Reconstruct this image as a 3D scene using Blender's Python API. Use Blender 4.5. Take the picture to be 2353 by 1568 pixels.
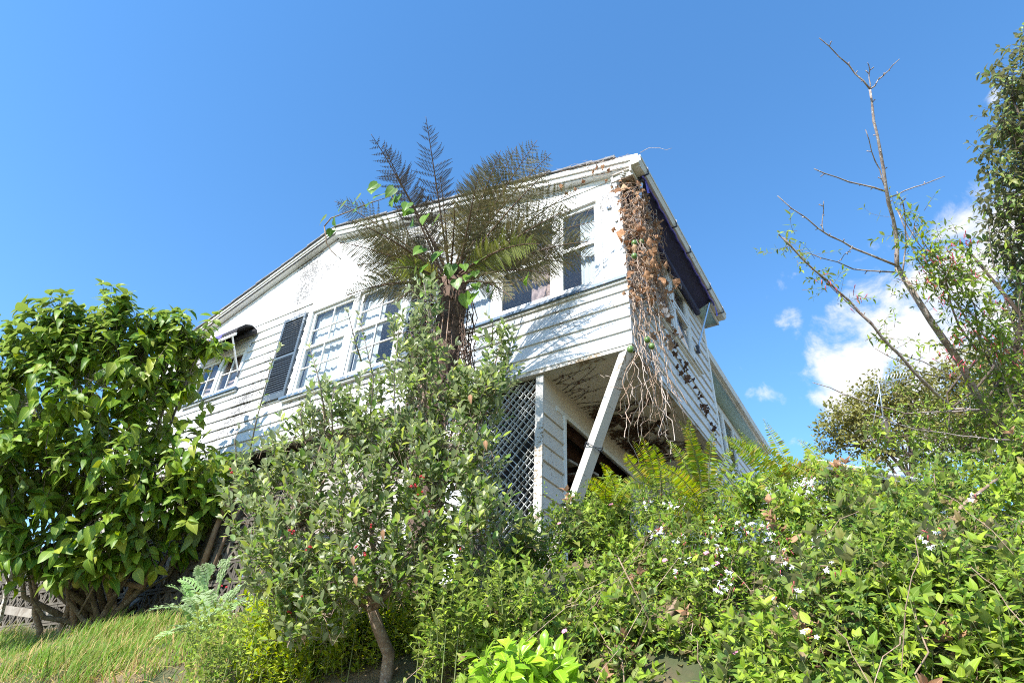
import bpy, math, random
import numpy as np
from mathutils import Vector, Matrix

for _o in list(bpy.data.objects):
    bpy.data.objects.remove(_o)
scene = bpy.context.scene
COL = scene.collection
rnd = random.Random(7)
V = Vector

# ------------------------------------------------------------------ camera
# the eye is the origin; the ground by the photographer lies 1.6 m below it
FPX, CX, CY = 1426.93, 1176.0, 784.0          # focal length and centre for a 2352 x 1568 frame
RIGHT = V((0.85163323, 0.52260351, 0.04008013))
UP = V((0.26232926, -0.49119314, 0.83060981))
FWD = V((-0.45376669, 0.69686072, 0.55541059))
cam_data = bpy.data.cameras.new('camera')
cam = bpy.data.objects.new('camera', cam_data)
COL.objects.link(cam)
cam_data.sensor_width = 36.0
cam_data.lens = 36.0 * FPX / 2352.0
cam_data.clip_start = 0.05
cam_data.clip_end = 3000.0
cam.matrix_world = Matrix((
    (RIGHT.x, UP.x, -FWD.x, 0), (RIGHT.y, UP.y, -FWD.y, 0), (RIGHT.z, UP.z, -FWD.z, 0), (0, 0, 0, 1)))
scene.camera = cam


def ray(px, py):
    return RIGHT * ((px - CX) / FPX) + UP * ((CY - py) / FPX) + FWD


def at(px, py, d):
    return ray(px, py) * d


def onp(px, py, ax, val):
    r = ray(px, py)
    return r * (val / r[ax])


def scr(p):
    z = p.dot(FWD)
    return CX + FPX * p.dot(RIGHT) / z, CY - FPX * p.dot(UP) / z, z


# ------------------------------------------------------------------ world, sun, exposure
SUN = V((-0.10, -1.0, 0.92)).normalized()
SUN_EL = math.asin(SUN.z)
world = bpy.data.worlds.new('World')
scene.world = world
world.use_nodes = True
wn, wl = world.node_tree.nodes, world.node_tree.links
wn.clear()
wout = wn.new('ShaderNodeOutputWorld')
sky = wn.new('ShaderNodeTexSky')
sky.sky_type = 'NISHITA'
sky.sun_disc = False
sky.sun_elevation = SUN_EL
sky.sun_rotation = math.atan2(SUN.x, SUN.y)
sky.altitude = 50.0
sky.air_density = 1.15
sky.dust_density = 0.0
sky.ozone_density = 2.2
bg_sky = wn.new('ShaderNodeBackground')
bg_sky.inputs['Strength'].default_value = 0.135
sky_hsv = wn.new('ShaderNodeHueSaturation')
sky_hsv.inputs['Saturation'].default_value = 1.24
sky_hsv.inputs['Value'].default_value = 0.97
sky_hsv.inputs['Hue'].default_value = 0.5
wl.new(sky.outputs['Color'], sky_hsv.inputs['Color'])
wl.new(sky_hsv.outputs['Color'], bg_sky.inputs['Color'])
bg_cloud = wn.new('ShaderNodeBackground')
bg_cloud.inputs['Color'].default_value = (1.0, 0.985, 0.97, 1)
bg_cloud.inputs['Strength'].default_value = 0.48
tc = wn.new('ShaderNodeTexCoord')
warp = wn.new('ShaderNodeTexNoise')
warp.inputs['Scale'].default_value = 9.0; warp.inputs['Detail'].default_value = 4.0
wl.new(tc.outputs['Generated'], warp.inputs['Vector'])
wsub = wn.new('ShaderNodeVectorMath'); wsub.operation = 'SUBTRACT'; wsub.inputs[1].default_value = (0.5, 0.5, 0.5)
wl.new(warp.outputs['Color'], wsub.inputs[0])
wadd = wn.new('ShaderNodeVectorMath'); wadd.operation = 'MULTIPLY_ADD'; wadd.inputs[1].default_value = (0.22, 0.22, 0.14)
wl.new(wsub.outputs[0], wadd.inputs[0]); wl.new(tc.outputs['Generated'], wadd.inputs[2])
CLOUDS = [((1880, 800), .060), ((1960, 830), .10), ((2060, 800), .12), ((2150, 720), .13), ((2240, 640), .10),
          ((2330, 560), .10), ((2200, 840), .15), ((1960, 930), .10), ((2080, 930), .16), ((1830, 735), .035),
          ((1742, 850), .034), ((1790, 900), .036), ((1795, 635), .022), ((1690, 890), .03), ((2285, 235), .035),
          ((2330, 180), .03), ((2520, 700), .2), ((2800, 900), .25),
          ((1560, 1150), .08), ((-300, 900), .12), ((-600, 700), .2)]
prev = None
for (cp, cr) in CLOUDS:
    dv = ray(*cp).normalized()
    cr = cr * 1.02 if cr > 0.055 else cr * 1.2
    dist = wn.new('ShaderNodeVectorMath'); dist.operation = 'DISTANCE'
    wl.new(wadd.outputs[0], dist.inputs[0]); dist.inputs[1].default_value = dv
    mr = wn.new('ShaderNodeMapRange')
    mr.inputs['From Min'].default_value = 0.0; mr.inputs['From Max'].default_value = cr
    mr.inputs['To Min'].default_value = 1.0 if cr > 0.07 else 0.62; mr.inputs['To Max'].default_value = 0.0
    wl.new(dist.outputs['Value'], mr.inputs['Value'])
    if prev is None:
        prev = mr.outputs['Result']
    else:
        mx = wn.new('ShaderNodeMath'); mx.operation = 'MAXIMUM'
        wl.new(prev, mx.inputs[0]); wl.new(mr.outputs['Result'], mx.inputs[1]); prev = mx.outputs[0]
cn = wn.new('ShaderNodeTexNoise')
cn.inputs['Scale'].default_value = 13.0; cn.inputs['Detail'].default_value = 9.0
cn.inputs['Roughness'].default_value = 0.62; cn.inputs['Distortion'].default_value = 0.35
wl.new(tc.outputs['Generated'], cn.inputs['Vector'])
cm = wn.new('ShaderNodeMath'); cm.operation = 'MULTIPLY_ADD'
wl.new(cn.outputs['Fac'], cm.inputs[0]); cm.inputs[1].default_value = 2.3; cm.inputs[2].default_value = -1.36
ca = wn.new('ShaderNodeMath'); ca.operation = 'ADD'
wl.new(prev, ca.inputs[0]); wl.new(cm.outputs[0], ca.inputs[1])
cr_ = wn.new('ShaderNodeMapRange'); cr_.interpolation_type = 'SMOOTHSTEP'
cr_.inputs['From Min'].default_value = 0.02; cr_.inputs['From Max'].default_value = 0.62
cr_.inputs['To Max'].default_value = 0.93
wl.new(ca.outputs[0], cr_.inputs['Value'])
cmul = wn.new('ShaderNodeMath'); cmul.operation = 'MULTIPLY'
gate = wn.new('ShaderNodeMapRange'); gate.inputs['From Max'].default_value = 0.12
wl.new(prev, gate.inputs['Value'])
wl.new(cr_.outputs['Result'], cmul.inputs[0]); wl.new(gate.outputs['Result'], cmul.inputs[1])
wmix = wn.new('ShaderNodeMixShader')
wl.new(cmul.outputs[0], wmix.inputs['Fac'])
wl.new(bg_sky.outputs[0], wmix.inputs[1]); wl.new(bg_cloud.outputs[0], wmix.inputs[2])
wl.new(wmix.outputs[0], wout.inputs['Surface'])

sun_data = bpy.data.lights.new('sun', 'SUN')
sun_data.energy = 4.4
sun_data.angle = math.radians(0.5)
sun_data.color = (1.0, 0.965, 0.91)
sun = bpy.data.objects.new('sun', sun_data)
sun.rotation_mode = 'QUATERNION'
sun.rotation_quaternion = SUN.to_track_quat('Z', 'Y')
sun.location = (0, 0, 30)
COL.objects.link(sun)
vs = scene.view_settings
vs.view_transform = 'Standard'
vs.look = 'None'
vs.exposure = 1.33
vs.gamma = 1.0
vs.use_curve_mapping = False
scene.cycles.pixel_filter_type = 'BLACKMAN_HARRIS'
scene.cycles.filter_width = 1.05
scene.cycles.use_denoising = False
scene.cycles.max_bounces = 8
scene.cycles.transparent_max_bounces = 12
scene.cycles.sample_clamp_indirect = 6.0


# ------------------------------------------------------------------ object helpers
class MB:
    """collects simple shapes; build() links them as one mesh object"""

    def __init__(self):
        self.v, self.f, self.s = [], [], []

    def add(self, vs_, fs_, smooth=False):
        o = len(self.v)
        self.v += [tuple(p) for p in vs_]
        for f in fs_:
            self.f.append(tuple(i + o for i in f))
            self.s.append(smooth)

    def hexa(self, c):
        self.add(c, [(0, 3, 2, 1), (4, 5, 6, 7), (0, 1, 5, 4), (1, 2, 6, 5), (2, 3, 7, 6), (3, 0, 4, 7)])

    def box(self, x0, x1, y0, y1, z0, z1):
        self.hexa([(x0, y0, z0), (x1, y0, z0), (x1, y1, z0), (x0, y1, z0),
                   (x0, y0, z1), (x1, y0, z1), (x1, y1, z1), (x0, y1, z1)])

    def bar(self, a, b, w, h, up=V((0, 0, 1))):
        a, b = V(a), V(b)
        d = (b - a).normalized()
        s = d.cross(up)
        s = s.normalized() if s.length > 1e-5 else V((1, 0, 0))
        u = s.cross(d).normalized()
        s, u = s * (w / 2), u * (h / 2)
        self.hexa([a - s - u, a + s - u, a + s + u, a - s + u, b - s - u, b + s - u, b + s + u, b - s + u])

    def prism(self, poly, a, b, fn):
        """poly of (p, q) swept from a to b; fn(t, p, q) gives the point"""
        n = len(poly)
        vs_ = [fn(a, *p) for p in poly] + [fn(b, *p) for p in poly]
        fs_ = [tuple(range(n))[::-1], tuple(range(n, 2 * n))]
        for i in range(n):
            j = (i + 1) % n
            fs_.append((i, j, n + j, n + i))
        self.add(vs_, fs_)

    def tube(self, pts, rad, sides=6, cap=True):
        pts = [V(p) for p in pts]
        n = len(pts)
        if not hasattr(rad, '__len__'):
            rad = [rad] * n
        vs_, fs_ = [], []
        ref = V((0.31, 0.17, 0.93))
        for i in range(n):
            d = (pts[min(i + 1, n - 1)] - pts[max(i - 1, 0)])
            d = d.normalized() if d.length > 1e-7 else V((0, 0, 1))
            s = d.cross(ref)
            if s.length < 1e-3:
                s = d.cross(V((1, 0, 0)))
            s.normalize()
            u = s.cross(d)
            for k in range(sides):
                a = 2 * math.pi * k / sides
                vs_.append(pts[i] + (s * math.cos(a) + u * math.sin(a)) * rad[i])
        for i in range(n - 1):
            for k in range(sides):
                j = (k + 1) % sides
                fs_.append((i * sides + k, i * sides + j, (i + 1) * sides + j, (i + 1) * sides + k))
        if cap:
            fs_.append(tuple(range(sides))[::-1])
            fs_.append(tuple(range((n - 1) * sides, n * sides)))
        self.add(vs_, fs_, True)

    def ball(self, c, r, nu=8, nv=6, sq=(1, 1, 1)):
        c = V(c)
        vs_, fs_ = [], []
        for j in range(1, nv):
            t = math.pi * j / nv
            for i in range(nu):
                a = 2 * math.pi * i / nu
                vs_.append(c + V((math.sin(t) * math.cos(a) * sq[0], math.sin(t) * math.sin(a) * sq[1], math.cos(t) * sq[2])) * r)
        vs_ += [c + V((0, 0, r * sq[2])), c - V((0, 0, r * sq[2]))]
        top, bot = len(vs_) - 2, len(vs_) - 1
        for j in range(nv - 2):
            for i in range(nu):
                k = (i + 1) % nu
                fs_.append((j * nu + i, (j + 1) * nu + i, (j + 1) * nu + k, j * nu + k))
        for i in range(nu):
            k = (i + 1) % nu
            fs_.append((top, i, k)); fs_.append((bot, (nv - 2) * nu + k, (nv - 2) * nu + i))
        self.add(vs_, fs_, True)

    def mesh(self, name, mat):
        me = bpy.data.meshes.new(name)
        me.from_pydata(self.v, [], self.f)
        me.polygons.foreach_set('use_smooth', self.s)
        if mat:
            me.materials.append(mat)
        me.update()
        return me

    def build(self, name, mat, parent=None, **props):
        return link(name, self.mesh(name, mat), parent, **props)


def base_of(o):
    m = Matrix.Identity(4)
    while o is not None:
        m = (o.matrix_parent_inverse @ o.matrix_basis) @ m
        o = o.parent
    return m


def link(name, data, parent=None, mat_world=None, **props):
    o = bpy.data.objects.new(name, data)
    COL.objects.link(o)
    if parent is not None:
        o.parent = parent
        o.matrix_parent_inverse = base_of(parent).inverted()
    if mat_world is not None:
        o.matrix_basis = mat_world
    for k, v in props.items():
        o[k] = v
    return o


def thing(name, label, cat, loc=(0, 0, 0), group=None):
    o = link(name, None)
    o.location = loc
    o.empty_display_size = 0.1
    o['label'] = label
    o['category'] = cat
    if group:
        o['group'] = group
    return o


def copy_of(o, parent, mat_world=None):
    c = o.copy()
    COL.objects.link(c)
    c.parent = parent
    c.matrix_parent_inverse = base_of(parent).inverted() if parent else Matrix.Identity(4)
    if mat_world is not None:
        c.matrix_basis = mat_world
    return c


# ------------------------------------------------------------------ materials
class NT:
    def __init__(self, name):
        self.m = bpy.data.materials.new(name)
        self.m.use_nodes = True
        self.n, self.l = self.m.node_tree.nodes, self.m.node_tree.links
        self.b = self.n['Principled BSDF']
        self.out = self.n['Material Output']

    def new(self, t, **kw):
        nd = self.n.new(t)
        for k, v in kw.items():
            if k in nd.inputs:
                nd.inputs[k].default_value = v
            else:
                setattr(nd, k, v)
        return nd

    def noise(self, scale, detail=4.0, rough=0.55, vec=None, dist=0.0):
        nd = self.new('ShaderNodeTexNoise', Scale=scale, Detail=detail, Roughness=rough, Distortion=dist)
        if vec is not None:
            self.l.new(vec, nd.inputs['Vector'])
        return nd.outputs['Fac']

    def math(self, op, a, b=None, c=None, clamp=False):
        nd = self.new('ShaderNodeMath', operation=op, use_clamp=clamp)
        for i, x in enumerate((a, b, c)):
            if x is None:
                continue
            if isinstance(x, (int, float)):
                nd.inputs[i].default_value = x
            else:
                self.l.new(x, nd.inputs[i])
        return nd.outputs[0]

    def ramp(self, val, lo, hi, a=0.0, b=1.0):
        nd = self.new('ShaderNodeMapRange')
        nd.interpolation_type = 'SMOOTHSTEP'
        nd.inputs['From Min'].default_value = lo; nd.inputs['From Max'].default_value = hi
        nd.inputs['To Min'].default_value = a; nd.inputs['To Max'].default_value = b
        self.l.new(val, nd.inputs['Value'])
        return nd.outputs['Result']

    def mix(self, fac, a, b):
        nd = self.n.new('ShaderNodeMix')
        nd.data_type = 'RGBA'
        for i, x in ((0, fac), (6, a), (7, b)):
            if isinstance(x, (int, float)):
                nd.inputs[i].default_value = x
            elif isinstance(x, tuple):
                nd.inputs[i].default_value = (x + (1,))[:4]
            else:
                self.l.new(x, nd.inputs[i])
        return nd.outputs[2]

    def color(self, c):
        if isinstance(c, tuple):
            self.b.inputs['Base Color'].default_value = (c + (1,))[:4]
        else:
            self.l.new(c, self.b.inputs['Base Color'])

    def bump(self, h, strength=0.3, dist=0.01):
        nd = self.new('ShaderNodeBump', Strength=strength, Distance=dist)
        self.l.new(h, nd.inputs['Height'])
        self.l.new(nd.outputs[0], self.b.inputs['Normal'])

    def pos(self, obj=False):
        if obj:
            return self.new('ShaderNodeTexCoord').outputs['Object']
        return self.new('ShaderNodeNewGeometry').outputs['Position']

    def rough(self, r):
        self.b.inputs['Roughness'].default_value = r
        return self


def rand_any(t):
    """a random number that differs by object and by mesh island"""
    oi = t.new('ShaderNodeObjectInfo').outputs['Random']
    ge = t.new('ShaderNodeNewGeometry').outputs['Random Per Island']
    return t.math('FRACT', t.math('ADD', oi, ge))


def paint(name, col, worn, amount=0.5, rough=0.55, flake=26.0, grime=(0.36, 0.35, 0.31)):
    """old paint: flakes and hairline cracks show the wood, faint grime"""
    t = NT(name)
    p = t.pos()
    st = t.new('ShaderNodeMapping')
    st.inputs['Scale'].default_value = (0.6, 0.6, 1.0)
    st.inputs['Rotation'].default_value = (0.0, 0.5, 0.0)
    t.l.new(p, st.inputs['Vector'])
    zone = t.noise(0.9, 3, 0.6, p)
    fl = t.noise(flake, 6, 0.68, st.outputs[0], 0.6)
    lim = t.math('MULTIPLY_ADD', t.ramp(zone, 0.3, 0.7), -0.30 * amount, 0.735)
    m = t.ramp(t.math('SUBTRACT', fl, lim), -0.012, 0.012)
    gr = t.ramp(t.noise(3.2, 6, 0.65, p), 0.46, 0.78, 0.0, 0.30 * amount + 0.05)
    sm = t.new('ShaderNodeMapping')
    sm.inputs['Scale'].default_value = (7.0, 7.0, 0.5)
    t.l.new(p, sm.inputs['Vector'])
    streak = t.ramp(t.noise(1.6, 5, 0.6, sm.outputs[0]), 0.50, 0.80, 0.0, 0.42 * amount + 0.05)
    tone = t.mix(rand_any(t), tuple(c * 0.90 for c in col), col)
    c = t.mix(gr, tone, grime)
    c = t.mix(streak, c, tuple(x * 0.75 + y * 0.25 for x, y in zip(grime, col)))
    c = t.mix(m, c, worn)
    t.color(c)
    t.rough(rough)
    t.bump(t.math('SUBTRACT', t.noise(45, 4, 0.6, p), t.math('MULTIPLY', m, 1.4)), 0.25, 0.004)
    return t.m


def wood(name, a, b, rough=0.8, scale=9.0):
    t = NT(name)
    p = t.pos()
    mp = t.new('ShaderNodeMapping')
    mp.inputs['Scale'].default_value = (1.0, 1.0, 0.25)
    t.l.new(p, mp.inputs['Vector'])
    n = t.noise(scale, 6, 0.65, mp.outputs[0], 1.0)
    c = t.mix(t.ramp(n, 0.35, 0.68), a, b)
    c = t.mix(t.ramp(t.noise(2.3, 3, 0.5, p), 0.5, 0.8, 0.0, 0.45), c, tuple(x * 0.45 for x in a))
    t.color(c)
    t.rough(rough)
    t.bump(t.noise(scale * 6, 4, 0.6, mp.outputs[0]), 0.35, 0.004)
    return t.m


def plain(name, col, rough=0.6, metal=0.0, vary=0.15, scale=20):
    t = NT(name)
    n = t.noise(scale, 5, 0.6, t.pos())
    c = t.mix(t.ramp(n, 0.3, 0.75), tuple(x * (1 - vary) for x in col), tuple(min(1, x * (1 + vary)) for x in col))
    t.color(c)
    t.rough(rough)
    t.b.inputs['Metallic'].default_value = metal
    return t.m


def leafmat(name, cols, back=None, trans=0.35, rough=0.42, vein=0.18, spots=0.0, coat=0.0, spec=0.28):
    """leaf: tone varies leaf by leaf, paler midrib and side veins, light passes through"""
    t = NT(name)
    r = rand_any(t)
    cr = t.new('ShaderNodeValToRGB')
    els = cr.color_ramp.elements
    while len(els) < len(cols):
        els.new(0.5)
    cols = [(min(.9, c[0] * 1.28), min(.9, c[1] * 1.2), c[2] * 1.1) for c in cols]
    for i, c in enumerate(cols):
        els[i].position = i / max(1, len(cols) - 1)
        els[i].color = (c + (1,))[:4]
    t.l.new(r, cr.inputs[0])
    c = cr.outputs[0]
    uv = t.new('ShaderNodeUVMap')
    sx = t.new('ShaderNodeSeparateXYZ')
    t.l.new(uv.outputs[0], sx.inputs[0])
    au = t.math('ABSOLUTE', t.math('SUBTRACT', sx.outputs[0], 0.5))
    mid = t.ramp(au, 0.02, 0.07, 1.0, 0.0)
    ph = t.math('ADD', t.math('MULTIPLY', sx.outputs[1], 52.0), t.math('MULTIPLY', au, -44.0))
    sv = t.ramp(t.math('SINE', ph), 0.72, 1.0)
    vm = t.math('MULTIPLY', t.math('MAXIMUM', mid, t.math('MULTIPLY', sv, 0.45)), vein * 2.2, None, True)
    light = tuple(min(1.0, x * 1.9 + 0.05) for x in cols[-1])
    c = t.mix(vm, c, light)
    if spots > 0:
        s = t.ramp(t.noise(60, 3, 0.6, t.pos()), 0.60, 0.72, 0.0, spots)
        c = t.mix(s, c, (0.10, 0.055, 0.02))
    if back is not None:
        bf = t.new('ShaderNodeNewGeometry').outputs['Backfacing']
        c = t.mix(bf, c, back)
    t.color(c)
    t.rough(rough)
    t.b.inputs['Coat Weight'].default_value = coat
    t.b.inputs['Coat Roughness'].default_value = 0.2
    t.b.inputs['Specular IOR Level'].default_value = spec
    t.bump(t.math('SUBTRACT', t.math('MULTIPLY', sv, -0.6), mid), 0.25, 0.003)
    tr = t.n.new('ShaderNodeBsdfTranslucent')
    hs = t.new('ShaderNodeHueSaturation', Saturation=1.12, Value=1.5)
    hs.inputs['Hue'].default_value = 0.485
    t.l.new(c, hs.inputs['Color'])
    t.l.new(hs.outputs[0], tr.inputs['Color'])
    mx = t.n.new('ShaderNodeMixShader')
    mx.inputs[0].default_value = trans
    t.l.new(t.b.outputs[0], mx.inputs[1])
    t.l.new(tr.outputs[0], mx.inputs[2])
    t.l.new(mx.outputs[0], t.out.inputs['Surface'])
    return t.m


def glassmat():
    t = NT('window_glass')
    gl = t.new('ShaderNodeBsdfGlossy', Roughness=0.02)
    tr = t.new('ShaderNodeBsdfTransparent')
    tr.inputs['Color'].default_value = (0.86, 0.90, 0.90, 1)
    mx = t.n.new('ShaderNodeMixShader')
    ge = t.new('ShaderNodeNewGeometry')
    dt = t.new('ShaderNodeVectorMath', operation='DOT_PRODUCT')
    t.l.new(ge.outputs['Incoming'], dt.inputs[0]); t.l.new(ge.outputs['Normal'], dt.inputs[1])
    k = t.math('POWER', t.math('SUBTRACT', 1.0, t.math('ABSOLUTE', dt.outputs['Value'])), 4.0)
    f = t.math('MULTIPLY_ADD', k, 0.9, 0.07, True)
    t.l.new(f, mx.inputs[0])
    t.l.new(tr.outputs[0], mx.inputs[1])
    t.l.new(gl.outputs[0], mx.inputs[2])
    t.l.new(mx.outputs[0], t.out.inputs['Surface'])
    return t.m


M = {}
M['white'] = paint('weathered_white_paint', (0.715, 0.72, 0.715), (0.24, 0.22, 0.20), 0.55, 0.55, 44.0)
M['peel'] = paint('peeling_white_paint', (0.71, 0.715, 0.71), (0.14, 0.13, 0.12), 1.0, 0.6, 46.0)
M['trim'] = paint('white_trim_paint', (0.74, 0.74, 0.71), (0.28, 0.23, 0.17), 0.5, 0.45, 34.0)
M['dirtytrim'] = paint('mildewed_white_trim', (0.66, 0.66, 0.62), (0.16, 0.14, 0.11), 0.6, 0.5, 34.0, (0.20, 0.19, 0.14))
M['gable'] = paint('gable_board_paint', (0.71, 0.71, 0.69), (0.15, 0.14, 0.13), 0.95, 0.6, 48.0)
M['blue'] = paint('faded_blue_paint', (0.075, 0.135, 0.21), (0.34, 0.33, 0.31), 0.85, 0.5, 30.0, (0.12, 0.10, 0.08))
M['shutterblue'] = paint('charcoal_blue_shutter_paint', (0.055, 0.080, 0.105), (0.30, 0.30, 0.29), 0.9, 0.5, 40.0, (0.10, 0.09, 0.08))
M['darkblue'] = paint('dark_blue_shutter_paint', (0.025, 0.040, 0.060), (0.12, 0.12, 0.12), 0.7, 0.5, 30.0, (0.03, 0.03, 0.03))
M['soffit'] = paint('stained_soffit_board', (0.60, 0.56, 0.50), (0.14, 0.10, 0.07), 0.5, 0.8, 40.0, (0.36, 0.29, 0.22))
M['bluesoffit'] = plain('pale_blue_soffit', (0.42, 0.62, 0.66), 0.6, 0, 0.08, 4)
M['lattice'] = paint('worn_lattice_paint', (0.55, 0.56, 0.54), (0.14, 0.13, 0.11), 0.9, 0.75, 30.0, (0.18, 0.17, 0.14))
M['greywood'] = wood('weathered_grey_timber', (0.36, 0.33, 0.29), (0.20, 0.17, 0.14))
M['strut'] = paint('worn_prop_paint', (0.52, 0.50, 0.46), (0.22, 0.17, 0.11), 0.95, 0.8, 34.0, (0.34, 0.27, 0.18))
M['redwood'] = wood('red_brown_timber', (0.12, 0.05, 0.035), (0.20, 0.12, 0.09))
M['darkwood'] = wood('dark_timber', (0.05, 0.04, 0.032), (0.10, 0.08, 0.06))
M['tile'] = plain('grey_roof_tile', (0.17, 0.17, 0.18), 0.85, 0, 0.3, 12)
M['iron'] = plain('dull_aluminium', (0.55, 0.57, 0.60), 0.35, 0.8, 0.1)
M['darkiron'] = plain('dark_metal', (0.10, 0.10, 0.11), 0.45, 0.7, 0.2)
M['navy'] = plain('navy_awning_cloth', (0.010, 0.010, 0.055), 0.75, 0, 0.25, 9)
M['purple'] = plain('purple_awning_edge', (0.10, 0.085, 0.42), 0.7, 0, 0.2, 14)
M['ochre'] = plain('faded_ochre_cloth', (0.40, 0.29, 0.10), 0.85, 0, 0.25, 14)
M['blackcloth'] = plain('black_awning_lining', (0.018, 0.016, 0.018), 0.8, 0, 0.3, 10)
M['porcelain'] = plain('white_porcelain', (0.75, 0.74, 0.70), 0.2, 0, 0.06)
M['room'] = plain('room_plaster', (0.62, 0.60, 0.57), 0.9, 0, 0.06, 2)
M['roomfloor'] = wood('room_floor', (0.22, 0.12, 0.07), (0.30, 0.18, 0.10))
M['orange'] = wood('orange_chair_wood', (0.50, 0.20, 0.07), (0.58, 0.27, 0.10))
M['glass'] = glassmat()
M['concrete'] = plain('stained_concrete', (0.34, 0.31, 0.27), 0.9, 0, 0.35, 3)
M['darkconcrete'] = plain('shade_dark_concrete', (0.10, 0.085, 0.065), 0.95, 0, 0.4, 4)  # block wall's shade under the tree is put into this dark base colour
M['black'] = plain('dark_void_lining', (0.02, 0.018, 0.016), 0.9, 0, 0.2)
M['bluecurtain'] = plain('patterned_brown_blind', (0.36, 0.26, 0.24), 0.85, 0, 0.35, 16)
t = NT('net_curtain')
t.color((0.80, 0.81, 0.82)); t.rough(0.9)
_tr = t.n.new('ShaderNodeBsdfTranslucent'); _tr.inputs['Color'].default_value = (0.8, 0.82, 0.85, 1)
_mx = t.n.new('ShaderNodeMixShader'); _mx.inputs[0].default_value = 0.4
t.l.new(t.b.outputs[0], _mx.inputs[1]); t.l.new(_tr.outputs[0], _mx.inputs[2])
t.l.new(_mx.outputs[0], t.out.inputs['Surface'])
M['curtain'] = t.m


def bark(name, a, b, lichen=None, scale=14):
    t = NT(name)
    p = t.pos()
    n = t.noise(scale, 6, 0.7, p, 0.8)
    c = t.mix(t.ramp(n, 0.35, 0.65), a, b)
    if lichen:
        c = t.mix(t.ramp(t.noise(scale * 2.2, 4, 0.6, p), 0.56, 0.66, 0.0, 0.85), c, lichen)
    t.color(c)
    t.rough(0.85)
    t.bump(t.noise(scale * 3, 5, 0.65, p), 0.5, 0.006)
    return t.m


M['bark'] = bark('grey_brown_bark', (0.13, 0.10, 0.075), (0.24, 0.20, 0.155), (0.34, 0.33, 0.29))
M['barkdark'] = bark('dark_bark', (0.055, 0.038, 0.028), (0.13, 0.095, 0.07))
M['barkpale'] = bark('pale_lichen_bark', (0.17, 0.12, 0.10), (0.33, 0.28, 0.25), (0.46, 0.46, 0.43), 20)
M['barkfeijoa'] = bark('warm_shrub_bark', (0.17, 0.115, 0.08), (0.30, 0.22, 0.16), (0.38, 0.36, 0.31), 22)
M['twig'] = bark('brown_twig', (0.17, 0.11, 0.07), (0.28, 0.20, 0.13))
M['greenstem'] = bark('green_stem', (0.12, 0.17, 0.05), (0.22, 0.22, 0.09))
M['deadstem'] = bark('dead_vine_stem', (0.26, 0.16, 0.10), (0.46, 0.34, 0.26), (0.18, 0.10, 0.06), 30)
M['deadpale'] = bark('pale_dead_vine_stem', (0.36, 0.28, 0.22), (0.56, 0.48, 0.42), (0.24, 0.16, 0.11), 30)
M['fibre'] = bark('fern_trunk_fibre', (0.055, 0.03, 0.02), (0.15, 0.095, 0.065), None, 40)
M['rachis'] = bark('fern_stalk', (0.09, 0.055, 0.035), (0.16, 0.10, 0.06), None, 30)

# ------------------------------------------------------------------ terrain
YS = [-400, -60, -2, 1.3, 2.4, 3.4, 4.5, 6.0, 12, 40, 120, 420]
ZS = [-5, -2.2, -1.65, -1.6, -0.62, 0.48, 1.02, 1.70, 2.9, 7.5, 17, 34]


def ground_z(x, y):
    z = float(np.interp(y, YS, ZS))
    if -40 < x < 30 and 1.2 < y < 40:
        z += 0.07 * math.sin(x * 1.7 + y * 0.9) + 0.04 * math.sin(x * 4.3 - y * 3.1)
    return z


t = NT('hillside_soil')
p = t.pos()
n1 = t.noise(1.3, 5, 0.6, p)
n2 = t.noise(9.0, 6, 0.7, p)
c = t.mix(t.ramp(n1, 0.40, 0.60), (0.05, 0.06, 0.02), (0.17, 0.115, 0.06))
c = t.mix(t.ramp(n2, 0.45, 0.72, 0, 0.7), c, (0.07, 0.045, 0.028))
t.color(c); t.rough(0.95); t.bump(n2, 0.8, 0.05)
M['soil'] = t.m
xs = [-400, -200, -90, -45, -30, -22] + [-18 + 0.3 * i for i in range(78)] + [6, 8, 12, 20, 45, 90, 200, 400]
ys = [-400, -150, -60, -20, -8, -3, -1] + [0 + 0.25 * i for i in range(50)] + [13, 15, 18, 22, 30, 40, 60, 90, 120, 200, 300, 420]
g = MB()
g.add([(x, y, ground_z(x, y)) for y in ys for x in xs],
      [(j * len(xs) + i, j * len(xs) + i + 1, (j + 1) * len(xs) + i + 1, (j + 1) * len(xs) + i)
       for j in range(len(ys) - 1) for i in range(len(xs) - 1)], True)
g.build('ground', M['soil'], None, kind='structure')

# ------------------------------------------------------------------ the house
YF, XR, XL, Z0, E = 5.684, -2.08, -13.4, 3.97, 0.1971
YB = 9.3                                         # far end of the right hand wall
house = thing('house', 'white weatherboard house with a low gable, standing high on the slope', 'house', (-8.0, 7.5, 1.8))


def fP(u, o, z):                                 # front wall: u along X, o out towards the garden
    return V((u, YF - o, z))


def rP(u, o, z):                                 # right hand wall: u along Y, o out to the right
    return V((XR + o, u, z))


def wbox(mb, fn, u0, u1, o0, o1, z0, z1):
    mb.hexa([fn(u0, o0, z0), fn(u1, o0, z0), fn(u1, o1, z0), fn(u0, o1, z0),
             fn(u0, o0, z1), fn(u1, o0, z1), fn(u1, o1, z1), fn(u0, o1, z1)])


def row(k):
    return Z0 + E * k


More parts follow.
